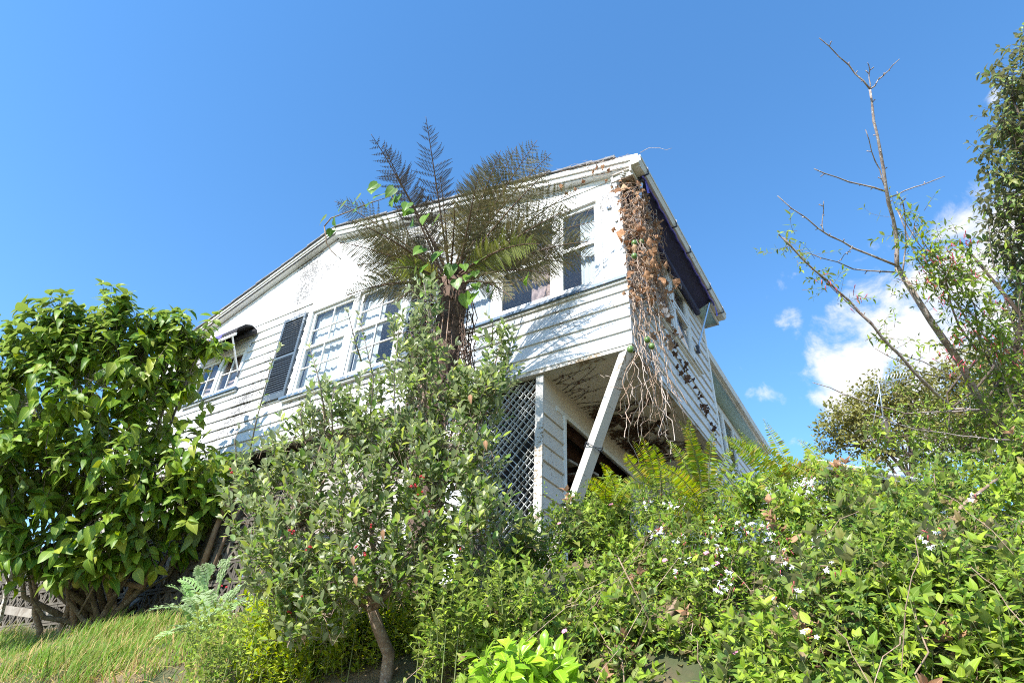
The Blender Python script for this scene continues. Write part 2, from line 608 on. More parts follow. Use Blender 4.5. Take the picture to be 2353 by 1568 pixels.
def boards(parent, fn, u0, u1, k0, k1, holes, mat, seed, maxlen=4.2, zb=Z0, peel=None):
    rr_ = random.Random(seed)
    for k in range(k0, k1):
        z0, z1 = zb + E * k, zb + E * (k + 1)
        segs = [(u0, u1)]
        for (a, b, ka, kb) in holes:
            if ka <= k < kb:
                new = []
                for (s, e) in segs:
                    if b <= s or a >= e:
                        new.append((s, e)); continue
                    if a > s: new.append((s, a))
                    if b < e: new.append((b, e))
                segs = new
        for (s, e) in segs:
            cuts = [s]
            while e - cuts[-1] > maxlen:
                cuts.append(cuts[-1] + rr_.uniform(2.2, maxlen))
                if e - cuts[-1] < 0.5:
                    cuts.pop(); break
            cuts.append(e)
            for a, b in zip(cuts, cuts[1:]):
                if b - a < 0.02: continue
                dz = rr_.uniform(-0.003, 0.003)
                o = rr_.uniform(-0.002, 0.003)
                mb = MB()
                t1, t2 = rr_.uniform(-.003, .003), rr_.uniform(-.003, .003)
                def f(t_, o_, z_, a=a, b=b, t1=t1, t2=t2):
                    return fn(t_, o_, z_ + (t1 if t_ == a else t2))
                mb.prism([(0.0, z0 + dz), (0.034 + o, z0 + dz), (0.036 + o, z0 + dz + 0.006), (0.011 + o, z1 - 0.001), (0.0, z1 - 0.001)],
                         a + 0.0012, b - 0.0012, f)
                mm = mat
                if peel and peel((a + b) / 2, z0): mm = M['peel']
                mb.build('weatherboard', mm, parent)


# front wall backing with real openings
holes_f = [(-8.02, -5.70, 4, 14), (-11.05, -9.62, 7, 12), (-4.80, -2.08, 5, 14)]
mb = MB()
for (u0, u1, z0, z1) in [(XL, -11.05, Z0, row(14)), (-11.05, -9.62, Z0, row(7)), (-11.05, -9.62, row(12), row(14)), (-9.62, -8.02, Z0, row(14)),
                         (-8.02, -5.70, Z0, row(4)), (-5.70, -4.80, Z0, row(14)), (-4.80, XR - 0.1, Z0, row(5))]:
    wbox(mb, fP, u0, u1, -0.10, 0.0, z0, z1)
front = mb.build('front_wall', M['white'], house)
boards(front, fP, XL, XR + 0.034, 0, 14, holes_f, M['white'], 3, peel=lambda u, z: u < -8.0)
# right hand wall
holes_r = [(YF - 1, 8.45, 6, 14)]
mb = MB()
wbox(mb, rP, YF + 0.05, YB, -0.10, 0.0, Z0, row(6))
wbox(mb, rP, 8.45, YB, -0.10, 0.0, row(6), row(14))
rwall = mb.build('side_wall', M['white'], house)
boards(rwall, rP, YF + 0.001, YB, 0, 14, holes_r, M['white'], 5)
mb = MB()
wbox(mb, rP, YB, YB + 0.07, -0.06, 0.045, Z0 - 0.02, row(14))
mb.build('corner_trim', M['trim'], rwall)
# foot of the walls: a drip mould
mb = MB(); wbox(mb, fP, XL, XR + 0.02, -0.08, 0.026, Z0 - 0.055, Z0 - 0.002); mb.build('bottom_mould', M['strut'], front)
mb = MB(); wbox(mb, rP, YF + 0.03, YB, -0.08, 0.024, Z0 - 0.055, Z0 - 0.002); mb.build('bottom_mould', M['strut'], rwall)

# gable: flat vertical boards up to the roof line
APX, APZ, REX, REZ, LEX, LEZ = -7.75, 8.36, -1.68, 6.86, -13.9, 6.40
RAKE_Y = 5.50


def roof_z(x):
    if x > APX:
        return APZ + (REZ - APZ) * (x - APX) / (REX - APX)
    return APZ + (LEZ - APZ) * (x - APX) / (LEX - APX)


mb = MB(); wbox(mb, fP, XL, XR + 0.03, -0.02, 0.030, row(14) + 0.002, row(14) + 0.115)
gable = mb.build('gable', M['trim'], house)
x = XL
while x < XR - 0.03:
    w = 0.305
    x1 = min(x + w, XR + 0.02)
    zt0, zt1 = roof_z(x) - 0.12, roof_z(x1) - 0.12
    zb = row(14) + 0.117
    if min(zt0, zt1) > zb + 0.02:
        mb = MB()
        o = rnd.uniform(0.010, 0.016)
        a, b = x + 0.002, x1 - 0.003
        zts = [(a, zt0), (b, zt1)]
        mb.hexa([fP(a, -0.02, zb), fP(b, -0.02, zb), fP(b, o, zb), fP(a, o, zb),
                 fP(a, -0.02, zt0), fP(b, -0.02, zt1), fP(b, o, zt1), fP(a, o, zt0)])
        mb.build('gable_board', M['gable'], gable)
    x += w

# ---- roof
mb = MB()
for (xa, xb) in ((LEX, APX), (APX, REX - 0.02)):
    za, zb = roof_z(xa), roof_z(xb)
    mb.hexa([(xa, RAKE_Y + 0.03, za - 0.10), (xb, RAKE_Y + 0.03, zb - 0.10), (xb, YB + 0.35, zb - 0.10), (xa, YB + 0.35, za - 0.10),
             (xa, RAKE_Y + 0.03, za - 0.02), (xb, RAKE_Y + 0.03, zb - 0.02), (xb, YB + 0.35, zb - 0.02), (xa, YB + 0.35, za - 0.02)])
roof = mb.build('roof', M['tile'], house)
tile_me = {}
for side in (0, 1):
    x = APX
    step = -0.335 if side == 0 else 0.335
    end = LEX if side == 0 else REX - 0.05
    while (x + step > end) if side == 0 else (x + step < end):
        x1 = x + step
        sl = (roof_z(x1) - roof_z(x)) / (x1 - x)
        for j in range(2):
            key = (side, j)
            if key not in tile_me:
                b = MB()
                x2 = step * 1.10
                ya, yb = (0.0, 0.36) if j == 0 else (0.365, 3.9)
                b.hexa([(0, ya, 0.0), (x2, ya, sl * x2 + 0.006), (x2, yb, sl * x2 + 0.006), (0, yb, 0.0),
                        (0, ya, 0.014), (x2, ya, sl * x2 + 0.046), (x2, yb, sl * x2 + 0.046), (0, yb, 0.014)])
                tile_me[key] = b.mesh('roof_tile', M['tile'])
            link('roof_tile', tile_me[key], roof,
                 Matrix.Translation((x, RAKE_Y - 0.035 + rnd.uniform(-.008, .008), roof_z(x) - 0.004 + rnd.uniform(-.004, .004))))
        x = x1
# barge boards: stepped mouldings under the tile edge
for (xa, xb, dz) in ((LEX, APX, 0.0), (APX, REX - 0.02, 0.0)):
    def bz(xx): return roof_z(xx) - 0.012
    th = 0.5 if xb <= APX + .01 else 1.0
    for (y0, y1, d0, d1, mt) in ((RAKE_Y, RAKE_Y + 0.028, 0.0, 0.085 * th, 'trim'), (RAKE_Y + 0.028, RAKE_Y + 0.055, 0.087 * th, 0.17 * th, 'trim'),
                                 (RAKE_Y + 0.062, YF - 0.02, 0.172 * th, 0.172 * th + 0.018, 'white')):
        mb = MB()
        mb.hexa([(xa, y0, bz(xa) - d1), (xb, y0, bz(xb) - d1), (xb, y1, bz(xb) - d1), (xa, y1, bz(xa) - d1),
                 (xa, y0, bz(xa) - d0), (xb, y0, bz(xb) - d0), (xb, y1, bz(xb) - d0), (xa, y1, bz(xa) - d0)])
        mb.build('barge_board' if mt == 'trim' else 'rake_soffit', M[mt], house)
# ceiling-line trim board above the bay window
mb = MB(); wbox(mb, fP, -4.85, XR + 0.03, -0.05, 0.016, 6.53, row(14)); mb.build('head_board', M['trim'], house)

# right eave: gutter with brackets, fascia, pale blue soffit
GX, GZ = REX, 6.80
mb = MB()
prof = [(0.0, -0.12), (0.0, 0.0), (0.012, 0.0), (0.012, -0.075), (-0.03, -0.108), (-0.115, -0.108), (-0.115, 0.0), (-0.128, 0.0), (-0.128, -0.12)]
mb.prism([(0.0, -0.02), (0.012, -0.02), (0.018, 0.0), (0.0, 0.0), (-0.006, -0.055), (-0.03, -0.10), (-0.12, -0.10), (-0.12, 0.0), (-0.135, 0.0), (-0.135, -0.115), (-0.022, -0.115), (0.008, -0.065)],
         RAKE_Y, YB + 0.30, lambda y, p_, q: V((GX + p_, y, GZ + q)))
gut = mb.build('gutter', M['dirtytrim'], house)
mb = MB(); mb.box(GX - 0.12, GX + 0.01, RAKE_Y - 0.006, RAKE_Y - 0.001, GZ - 0.105, GZ); mb.build('gutter_end', M['trim'], gut)
for y in (5.75, 6.9, 7.55, 8.6, 9.35):
    mb = MB(); mb.box(GX - 0.14, GX + 0.022, y, y + 0.02, GZ - 0.124, GZ - 0.110); mb.box(GX + 0.012, GX + 0.024, y, y + 0.02, GZ - 0.110, GZ + 0.006)
    mb.build('gutter_bracket', M['darkiron'], gut)
mb = MB(); mb.box(GX - 0.165, GX - 0.138, RAKE_Y + 0.02, YB + 0.30, GZ - 0.19, GZ - 0.01); mb.build('fascia', M['dirtytrim'], house)
mb = MB(); mb.box(XR - 0.02, GX - 0.166, 8.6, YB + 0.28, GZ - 0.135, GZ - 0.12); mb.build('eave_soffit', M['bluesoffit'], house)
mb = MB(); mb.box(XR - 0.02, GX - 0.166, RAKE_Y + 0.03, 8.598, GZ - 0.135, GZ - 0.12); mb.build('eave_soffit', M['soffit'], house)
mb = MB(); mb.box(XR, GX - 0.14, YB + 0.281, YB + 0.30, GZ - 0.19, GZ - 0.02); mb.build('eave_end_board', M['dirtytrim'], house)
mb = MB(); mb.box(XR - 0.05, GX - 0.14, RAKE_Y + 0.058, RAKE_Y + 0.08, GZ - 0.23, GZ - 0.125); mb.build('eave_end_board', M['dirtytrim'], house)

# ---- windows
def sash(win, fn, u0, u1, z0, z1, o, cols, rows, st=0.045, bot=0.07, name='sash', mat='trim', gb=None):
    mb = MB()
    d = 0.036
    wbox(mb, fn, u0, u0 + st, o - d, o, z0, z1)
    wbox(mb, fn, u1 - st, u1, o - d, o, z0, z1)
    wbox(mb, fn, u0 + st, u1 - st, o - d, o, z0, z0 + bot)
    wbox(mb, fn, u0 + st, u1 - st, o - d, o, z1 - st, z1)
    iu, iz = (u1 - u0 - 2 * st), (z1 - z0 - st - bot)
    m = 0.020
    for i in range(1, cols):
        u = u0 + st + iu * i / cols
        wbox(mb, fn, u - m / 2, u + m / 2, o - d + 0.004, o - 0.003, z0 + bot, z1 - st)
    for j in range(1, rows):
        z = z0 + bot + iz * j / rows
        us = [u0 + st] + [u0 + st + iu * i / cols for i in range(1, cols)] + [u1 - st]
        for a, b in zip(us, us[1:]):
            wbox(mb, fn, a + (m / 2 if a > u0 + st + .001 else 0), b - (m / 2 if b < u1 - st - .001 else 0), o - d + 0.005, o - 0.005, z - m / 2, z + m / 2)
    mb.build(name, M[mat], win)
    for i in range(cols):
        for j in range(rows):
            ua, ub = u0 + st + iu * i / cols, u0 + st + iu * (i + 1) / cols
            za, zb_ = z0 + bot + iz * j / rows, z0 + bot + iz * (j + 1) / rows
            g_ = MB()
            tl = [rnd.uniform(-0.0015, 0.0015) for _ in range(4)]
            g_.add([fn(ua, o - 0.022 + tl[0], za), fn(ub, o - 0.022 + tl[1], za), fn(ub, o - 0.022 + tl[2], zb_), fn(ua, o - 0.022 + tl[3], zb_)], [(0, 1, 2, 3)])
            g_.build('pane', M['glass'], win)


def frame(win, fn, u0, u1, z0, z1, o, w, dep=0.10, bars=()):
    mb = MB()
    wbox(mb, fn, u0, u0 + w, o - dep, o, z0, z1)
    wbox(mb, fn, u1 - w, u1, o - dep, o, z0, z1)
    wbox(mb, fn, u0 + w, u1 - w, o - dep, o - 0.002, z1 - w, z1)
    wbox(mb, fn, u0 + w, u1 - w, o - dep, o - 0.002, z0, z0 + 0.03)
    for b in bars:
        wbox(mb, fn, b - w * 0.6, b + w * 0.6, o - dep, o - 0.001, z0 + 0.03, z1 - w)
    mb.build('frame', M['trim'], win)


def sill(win, fn, u0, u1, z, o=0.10, mat='blue', th=0.05):
    mb = MB()
    mb.hexa([fn(u0, -0.05, z - th), fn(u1, -0.05, z - th), fn(u1, o, z - th - 0.012), fn(u0, o, z - th - 0.012),
             fn(u0, -0.05, z), fn(u1, -0.05, z), fn(u1, o, z - 0.016), fn(u0, o, z - 0.016)])
    mb.build('sill', M[mat], win)
    mb = MB(); wbox(mb, fn, u0 + 0.02, u1 - 0.02, 0.012, o - 0.03, z - th - 0.045, z - th - 0.008); mb.build('sill_mould', M['trim'], win)


def curtain(win, fn, u0, u1, z0, z1, o, mat='curtain', folds=9, amp=0.03, name='curtain'):
    mb = MB()
    nu, nz = folds * 6, 8
    vs_, fs_ = [], []
    for j in range(nz + 1):
        for i in range(nu + 1):
            u = u0 + (u1 - u0) * i / nu
            a = 2 * math.pi * folds * i / nu
            ff = amp * (0.6 + 0.4 * (1 - j / nz)) * (math.sin(a + 0.9 * math.sin(a * .37)) * (.6 + .4 * math.sin(a * .23 + 1)) + 0.35 * math.sin(2.3 * a + 1))
            vs_.append(fn(u, o + ff, z0 + (z1 - z0) * j / nz))
    for j in range(nz):
        for i in range(nu):
            k = j * (nu + 1) + i
            fs_.append((k, k + 1, k + nu + 2, k + nu + 1))
    mb.add(vs_, fs_, True)
    mb.build(name, M[mat], win)


# large double-hung window on the left
w1 = MB(); wbox(w1, fP, -8.02, -5.70, 0.030, 0.042, 6.60, row(14) - 0.002)
w1 = w1.build('window', M['trim'], house)
frame(w1, fP, -8.06, -5.66, row(4) + 0.01, 6.60, 0.045, 0.105, 0.12, bars=(-6.86,))
for (a, b) in ((-7.945, -6.935), (-6.785, -5.775)):
    sash(w1, fP, a, b, 5.66, 6.49, 0.000, 2, 2, 0.05, 0.05)
    sash(w1, fP, a, b, row(4) + 0.045, 5.72, 0.034, 2, 2, 0.05, 0.075)
sill(w1, fP, -8.16, -5.60, row(4) + 0.02, 0.11)
curtain(w1, fP, -7.94, -6.93, 4.80, 6.56, -0.10, folds=8, amp=0.016)
curtain(w1, fP, -6.80, -6.30, 4.80, 6.56, -0.11, folds=5, amp=0.02)
curtain(w1, fP, -5.98, -5.76, 4.80, 6.56, -0.11, folds=3, amp=0.02)


def shutter(u0, u1, z0, z1):
    mb = MB(); wbox(mb, fP, u0 + 0.02, u1 - 0.02, 0.037, 0.041, z0 + 0.02, z1 - 0.02)
    sh = mb.build('shutter', M['black'], house)
    s = 0.055
    for (a, b, c_, d) in ((u0, u0 + s, z0, z1), (u1 - s, u1, z0, z1), (u0 + s, u1 - s, z0, z0 + 0.12), (u0 + s, u1 - s, z1 - 0.07, z1), (u0 + s, u1 - s, (z0 + z1) / 2 - .03, (z0 + z1) / 2 + .03)):
        mb = MB(); wbox(mb, fP, a + .0005, b - .0005, 0.036, 0.072, c_, d); mb.build('shutter_frame', M['shutterblue'], sh)
    z = z0 + 0.14
    while z < z1 - 0.10:
        if abs(z - (z0 + z1) / 2) > 0.05:
            mb = MB()
            j = rnd.uniform(-0.006, 0.006)
            mb.hexa([fP(u0 + s, 0.066, z - 0.012 + j), fP(u1 - s, 0.066, z - 0.012), fP(u1 - s, 0.070, z - 0.006), fP(u0 + s, 0.070, z - 0.006 + j),
                     fP(u0 + s, 0.042, z + 0.036 + j), fP(u1 - s, 0.042, z + 0.036), fP(u1 - s, 0.046, z + 0.042), fP(u0 + s, 0.046, z + 0.042 + j)])
            mb.build('louvre', M['darkblue'], sh)
        z += 0.047


shutter(-8.68, -8.10, row(4) + 0.04, 6.52)
shutter(-5.62, -5.04, row(4) + 0.04, 6.52)

# small window far left with its roller awning
w2 = MB(); wbox(w2, fP, -11.10, -9.58, 0.030, 0.046, row(12) - 0.06, row(12) + 0.02)
w2 = w2.build('window', M['trim'], house)
frame(w2, fP, -11.05, -9.62, row(7) + 0.01, row(12) - 0.06, 0.045, 0.07, 0.11, bars=(-10.34,))
sash(w2, fP, -10.97, -10.39, row(7) + 0.045, row(12) - 0.135, 0.02, 2, 2, 0.045)
sash(w2, fP, -10.29, -9.70, row(7) + 0.045, row(12) - 0.135, 0.02, 2, 2, 0.045)
sill(w2, fP, -11.15, -9.54, row(7) + 0.02, 0.10)
curtain(w2, fP, -10.98, -9.69, 5.38, 6.3, -0.14, 'bluecurtain', 3, 0.01, 'blind')
aw = MB()
pr = [(0.05, 6.60), (0.16, 6.63), (0.30, 6.56), (0.42, 6.40), (0.405, 6.39), (0.29, 6.54), (0.16, 6.605), (0.05, 6.58)]
aw.prism(pr, -11.15, -9.50, lambda u, o, z: fP(u, o, z))
awn = aw.build('awning', M['blackcloth'], house)
mb = MB(); mb.tube([fP(-11.15, 0.10, 6.52), fP(-9.46, 0.10, 6.52)], 0.05, 10); mb.build('roller', M['blackcloth'], awn)
for i, (a, b, mt) in enumerate(((-11.15, -10.35, 'ochre'), (-10.348, -9.95, 'purple'), (-9.948, -9.50, 'blackcloth'))):
    mb = MB(); mb.prism([(0.17, 6.640), (0.31, 6.568), (0.43, 6.405), (0.435, 6.33), (0.428, 6.33), (0.424, 6.404), (0.305, 6.564), (0.168, 6.634)], a, b, lambda u, o, z: fP(u, o, z))
    mb.build('canopy_cloth', M[mt], awn)
mb = MB(); wbox(mb, fP, -11.12, -9.52, 0.40, 0.425, 6.27, 6.325); mb.build('front_rail', M['trim'], awn)
for u in (-9.64, -11.05):
    mb = MB(); mb.bar(fP(u, 0.41, 6.30), fP(u, 0.06, 5.66), 0.03, 0.018); mb.build('arm', M['iron'], awn)
    mb = MB(); wbox(mb, fP, u - .025, u + .025, 0.045, 0.075, 5.60, 5.72); mb.build('arm_bracket', M['darkiron'], awn)

# bay window near the right hand corner
mb = MB(); wbox(mb, fP, -2.345, XR + 0.030, -0.06, 0.022, row(5) + 0.003, 6.528)
w3 = mb.build('window', M['peel'], house)
frame(w3, fP, -4.80, -2.35, row(5) + 0.003, 6.528, 0.030, 0.06, 0.12, bars=(-3.03, -3.98))
for (a, b) in ((-4.74, -4.02), (-3.94, -3.07), (-2.99, -2.41)):
    sash(w3, fP, a, b, 5.70, 6.466, -0.012, 1, 1, 0.05, 0.05)
    sash(w3, fP, a, b, row(5) + 0.035, 5.76, 0.022, 1, 1, 0.055, 0.075)
sill(w3, fP, -4.86, XR + 0.05, row(5) + 0.012, 0.085, 'blue', 0.045)
curtain(w3, fP, -2.74, -2.38, 5.0, 6.5, -0.15, folds=5, amp=0.02)
curtain(w3, fP, -3.55, -3.08, 5.0, 6.5, -0.22, 'bluecurtain', folds=4, amp=0.02)
curtain(w3, fP, -4.72, -4.2, 5.0, 6.5, -0.2, folds=5, amp=0.02)

# casements on the right hand wall
mb = MB(); wbox(mb, rP, YF + 0.03, 5.97, -0.06, 0.016, row(6) + 0.003, row(14))
w4 = mb.build('window', M['dirtytrim'], house)
frame(w4, rP, 5.97, 8.45, row(6) + 0.003, 6.56, 0.030, 0.06, 0.11, bars=(6.80, 7.62))
mb = MB(); wbox(mb, rP, 5.97, 8.45, -0.05, 0.014, 6.562, row(14)); mb.build('head_board', M['dirtytrim'], w4)
for (a, b) in ((6.03, 6.75), (6.85, 7.57), (7.67, 8.39)):
    sash(w4, rP, a, b, row(6) + 0.035, 5.90, 0.020, 1, 1, 0.05, 0.06)
    sash(w4, rP, a, b, 5.93, 6.50, 0.020, 1, 1, 0.05, 0.06)
sill(w4, rP, 5.9, 8.62, row(6) + 0.012, 0.09, 'dirtytrim', 0.045)
curtain(w4, rP, 7.68, 8.38, 5.95, 6.5, -0.14, folds=4, amp=0.02)

# navy awning under the right eave
mb = MB()
mb.hexa([(XR + 0.09, 5.80, 6.46), (GX - 0.06, 5.72, 6.655), (GX - 0.06, 8.90, 6.655), (XR + 0.09, 8.80, 6.46),
         (XR + 0.09, 5.80, 6.466), (GX - 0.06, 5.72, 6.661), (GX - 0.06, 8.90, 6.661), (XR + 0.09, 8.80, 6.466)])
aw2 = mb.build('awning', M['navy'], house)
mb = MB(); mb.tube([(XR + 0.09, 5.78, 6.44), (XR + 0.09, 8.84, 6.44)], 0.05, 10); mb.build('roller', M['navy'], aw2)
mb = MB()
pts = [V((GX - 0.055 + 0.006 * math.sin(i * 1.3), 5.72 + i * 0.08, 6.63 + 0.012 * math.sin(i * 2.1))) for i in range(42)]
mb.tube(pts, 0.014, 5); mb.build('front_edge', M['purple'], aw2)
for y in (5.80, 9.02):
    mb = MB(); mb.add([(GX - 0.05, y, 6.64), (GX - 0.05, y + 0.10, 6.62), (GX - 0.045, y + 0.13, 6.50), (GX - 0.06, y + 0.06, 6.44), (GX - 0.05, y + .01, 6.53)], [(0, 1, 2, 3, 4)])
    mb.build('torn_edge', M['purple'], aw2)
for (ya, yb) in ((5.78, 5.90), (8.86, 8.62)):
    a, b = V((GX - 0.09, ya, 6.62)), V((XR + 0.05, yb, 5.60))
    mb = MB(); mb.bar(a, b, 0.040, 0.022); mb.build('arm', M['iron'], aw2)
    mb = MB(); mb.box(b.x - 0.03, b.x + 0.03, b.y - 0.03, b.y + 0.03, b.z - 0.08, b.z + 0.05); mb.build('arm_bracket', M['darkiron'], aw2)
    mb = MB(); mb.box(a.x - 0.03, a.x + 0.03, a.y - 0.03, a.y + 0.03, a.z - 0.03, a.z + 0.04); mb.build('arm_hinge', M['darkiron'], aw2)

# insulator and fittings at the corner
ins = MB(); ins.tube([(XR + 0.03, 5.66, 6.56), (XR + 0.08, 5.60, 6.58), (XR + 0.13, 5.58, 6.60)], 0.012, 6)
ins = ins.build('insulator', M['darkiron'], house)
c0 = V((XR + 0.10, 5.585, 6.59)); dd = V((0.5, -0.35, 0.5)).normalized()
for i, r in enumerate((0.018, 0.040, 0.02, 0.045, 0.02, 0.032)):
    mb = MB(); mb.tube([c0 + dd * (0.015 * i), c0 + dd * (0.015 * i + 0.014)], r, 12); mb.build('insulator_disc', M['porcelain'], ins)
mb = MB(); mb.tube([fP(-2.22, 0.03, 6.22), fP(-2.22, 0.045, 6.22)], 0.035, 12); mb.build('wall_rose', M['iron'], house)
mb = MB(); mb.tube([fP(-2.15, 0.03, 6.60), fP(-2.15, 0.09, 6.62), fP(-2.15, 0.10, 6.56), fP(-2.15, 0.06, 6.53)], 0.009, 6); mb.build('hook', M['iron'], house)
mb = MB(); wbox(mb, fP, -2.15, -2.11, 0.024, 0.05, 5.92, 6.0); mb.build('bracket', M['iron'], house)

# ---- room behind the glass
room = MB()
room.box(XL + 0.1, XR - 0.12, YB - 0.1, YB, Z0, 6.72)
room = room.build('room_wall', M['room'], house)
mb = MB(); mb.box(XL + 0.1, XR - 0.10, YF + 0.101, YB - 0.1, 4.02, 4.08); mb.build('room_floor', M['roomfloor'], house)
mb = MB(); mb.box(XL + 0.1, XR - 0.10, YF + 0.101, YB - 0.1, 6.60, 6.66); mb.build('room_ceiling', M['room'], house)
mb = MB(); mb.box(XL, XL + 0.1, YF + .1, YB, Z0 - 2.6, 6.72); mb.build('end_wall', M['white'], house)
for x in (-9.3, -5.3):
    mb = MB(); mb.box(x, x + 0.1, YF + 0.1, YB - 0.1, 4.08, 6.6); mb.build('room_partition', M['room'], house)
chair = thing('chair', 'orange wooden chair back seen through the large left window', 'chair', (-6.2, 6.5, 4.08))
for x in (-6.42, -6.04):
    mb = MB(); mb.bar((x, 6.34, 4.08), (x, 6.30, 5.22), 0.045, 0.045); mb.build('back_post', M['orange'], chair)
    mb = MB(); mb.bar((x, 6.74, 4.08), (x, 6.74, 4.54), 0.04, 0.04); mb.build('leg', M['orange'], chair)
for x in (-6.33, -6.23, -6.13):
    mb = MB(); mb.bar((x, 6.33, 4.6), (x, 6.30, 5.18), 0.03, 0.02); mb.build('back_slat', M['orange'], chair)
mb = MB(); mb.bar((-6.45, 6.30, 5.22), (-6.01, 6.30, 5.22), 0.03, 0.08); mb.build('top_rail', M['orange'], chair)
mb = MB(); mb.box(-6.45, -6.01, 6.32, 6.78, 4.54, 4.58); mb.build('seat', M['orange'], chair)

# ---- underside of the overhang
BX = -3.27
mb = MB(); mb.box(BX - 0.02, XR - 0.085, YF + 0.085, YB, Z0 - 0.02, Z0 + 0.01); mb.build('overhang_soffit', M['soffit'], house)
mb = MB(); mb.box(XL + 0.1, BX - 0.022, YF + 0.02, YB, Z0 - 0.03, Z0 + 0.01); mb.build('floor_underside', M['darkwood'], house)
mb = MB(); mb.box(BX - 0.06, BX, YF + 0.05, YB, 3.64, Z0 - 0.022); beam = mb.build('beam', M['soffit'], house)
mb = MB(); mb.box(BX, BX + 0.022, YF + 0.4, YB, 3.60, 3.66); mb.build('beam_mould', M['trim'], beam)


def sP(u, o, z):
    return V((BX + o, u, z))


mb = MB(); wbox(mb, sP, YF + 0.06, 6.25, -0.06, 0.0, 1.3, 3.638)
bw = mb.build('basement_wall', M['soffit'], house)
boards(bw, sP, YF + 0.04, 6.25, 0, 12, [], M['soffit'], 9, zb=3.60 - 12 * E)
mb = MB(); wbox(mb, sP, YF + 0.012, YF + 0.039, -0.06, 0.040, 1.3, 3.90); mb.build('corner_board', M['strut'], bw)
mb = MB(); wbox(mb, sP, 6.25, 6.30, -0.08, 0.045, 1.3, 3.60); mb.build('door_jamb', M['trim'], bw)
mb = MB(); wbox(mb, sP, 8.5, YB, -0.06, 0.0, 1.3, 3.638); mb.build('basement_wall', M['soffit'], house)
# what shows through the opening: joists and stacked sheets in the dark
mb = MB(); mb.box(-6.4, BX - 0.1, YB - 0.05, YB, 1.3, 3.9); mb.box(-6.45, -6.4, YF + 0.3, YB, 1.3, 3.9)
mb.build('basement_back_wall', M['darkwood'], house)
for i in range(7):
    x = BX - 0.30 - i * 0.36
    mb = MB(); mb.box(x - 0.035, x + 0.035, YF + 0.35, YB - 0.06, 3.72, Z0 - 0.032); mb.build('floor_joist', M['redwood'], house)
for i in range(8):
    y = 6.5 + i * 0.32
    mb = MB(); mb.bar((BX - 0.12, y, 3.3 - 0.09 * (i % 3)), (-5.9, y + 0.35, 3.55 - 0.05 * (i % 2)), 0.20, 0.03)
    mb.build('stored_plank', M['greywood' if i % 2 else 'redwood'], house)

# diagonal prop under the corner
mb = MB()
top, low = V((XR - 0.06, YF + 0.05, Z0 - 0.03)), V((-2.93, 5.76, 2.12))
d = (low - top).normalized()
mb.bar(top, low + d * 1.0, 0.10, 0.13, V((0.35, 1, 0.2)))
prop = mb.build('prop', M['strut'], house)
mb = MB()
cpt = top.lerp(low, 0.60)
u_ = d.cross(V((0, 1, 0))).normalized(); v_ = d.cross(u_).normalized()
for k in range(3):
    pts = [cpt + d * (0.02 * math.sin(a * 1.7 + k) + 0.015 * k) + (u_ * math.cos(a) + v_ * math.sin(a)) * 0.098 for a in [i * 2 * math.pi / 14 for i in range(15)]]
    mb.tube(pts, 0.005, 4)
mb.build('wire', M['darkiron'], prop)

# lattice panel in front of the basement
lat = MB(); wbox(lat, fP, -3.36, -3.32, -0.12, -0.06, 1.9, 3.90)
lat = lat.build('lattice', M['lattice'], house)
LX0, LX1, LZ0, LZ1 = -4.38, -3.33, 1.95, 3.90
for layer, sgn in ((0, 1), (1, -1)):
    k = -3.0
    while k < 4.0:
        # line: z = LZ0 + sgn*(x-LX0)*1.05 + k
        pts = []
        for xx in np.linspace(LX0, LX1, 60):
            zz = LZ0 + sgn * (xx - LX0) * 1.05 + k
            if LZ0 <= zz <= LZ1:
                pts.append((xx, zz))
        if len(pts) > 4:
            a, b = pts[0], pts[-1]
            j = rnd.uniform(-0.016, 0.016)
            if rnd.random() < .06:
                k += 0.098; continue
            o = -0.085 if layer == 0 else -0.095
            mb = MB(); mb.bar(fP(a[0], o, a[1] + j), fP(b[0], o, b[1] + j), 0.034, 0.007, V((0, 1, 0)) if False else V((0, 1, 0)).cross(V((b[0] - a[0], 0, b[1] - a[1]))).normalized())
            mb.build('lattice_slat', M['lattice'], lat)
        k += 0.098
# front basement wall: panels, a doorway and worn timbers
BY = YF + 0.26
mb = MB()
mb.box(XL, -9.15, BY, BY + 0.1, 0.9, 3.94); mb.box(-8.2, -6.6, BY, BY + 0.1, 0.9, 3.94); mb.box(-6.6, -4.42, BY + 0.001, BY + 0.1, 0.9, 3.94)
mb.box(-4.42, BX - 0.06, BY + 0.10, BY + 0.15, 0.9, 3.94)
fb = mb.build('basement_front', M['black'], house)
x = XL
while x < -4.5:
    w = 1.19 if x < -6.5 else 0.9
    for (z0, z1) in ((0.9, 2.3), (2.306, 3.93)):
        if -9.3 < x + w / 2 < -8.0: continue
        mb = MB(); mb.box(x + 0.004, x + w - 0.004, BY - 0.014, BY - 0.0005, z0, z1)
        mb.build('wall_panel', M['concrete' if x < -6.0 else 'white'], fb)
    x += w
for (a, b, w) in (((-9.18, BY - 0.05, 0.9), (-9.12, BY - 0.05, 3.9), 0.1), ((-8.2, BY - 0.06, 0.9), (-8.14, BY - 0.06, 3.9), 0.09),
                  ((-9.6, BY - 0.12, 2.35), (-7.9, BY - 0.12, 3.35), 0.09), ((-8.6, BY - .2, 1.1), (-8.35, BY - .2, 2.6), 0.08)):
    mb = MB(); mb.bar(a, b, w, 0.05, V((0, 1, 0))); mb.build('timber', M['strut'], fb)

# ---- lower rear wing
WX, WY0, WY1, WZ = -2.47, YB + 0.072, 14.2, 6.10
mb = MB(); mb.box(WX - 4.5, WX, WY0, WY1, 2.2, WZ - 0.02)
wing = mb.build('rear_wing', M['white'], house)


def gP(u, o, z):
    return V((WX + o, u, z))


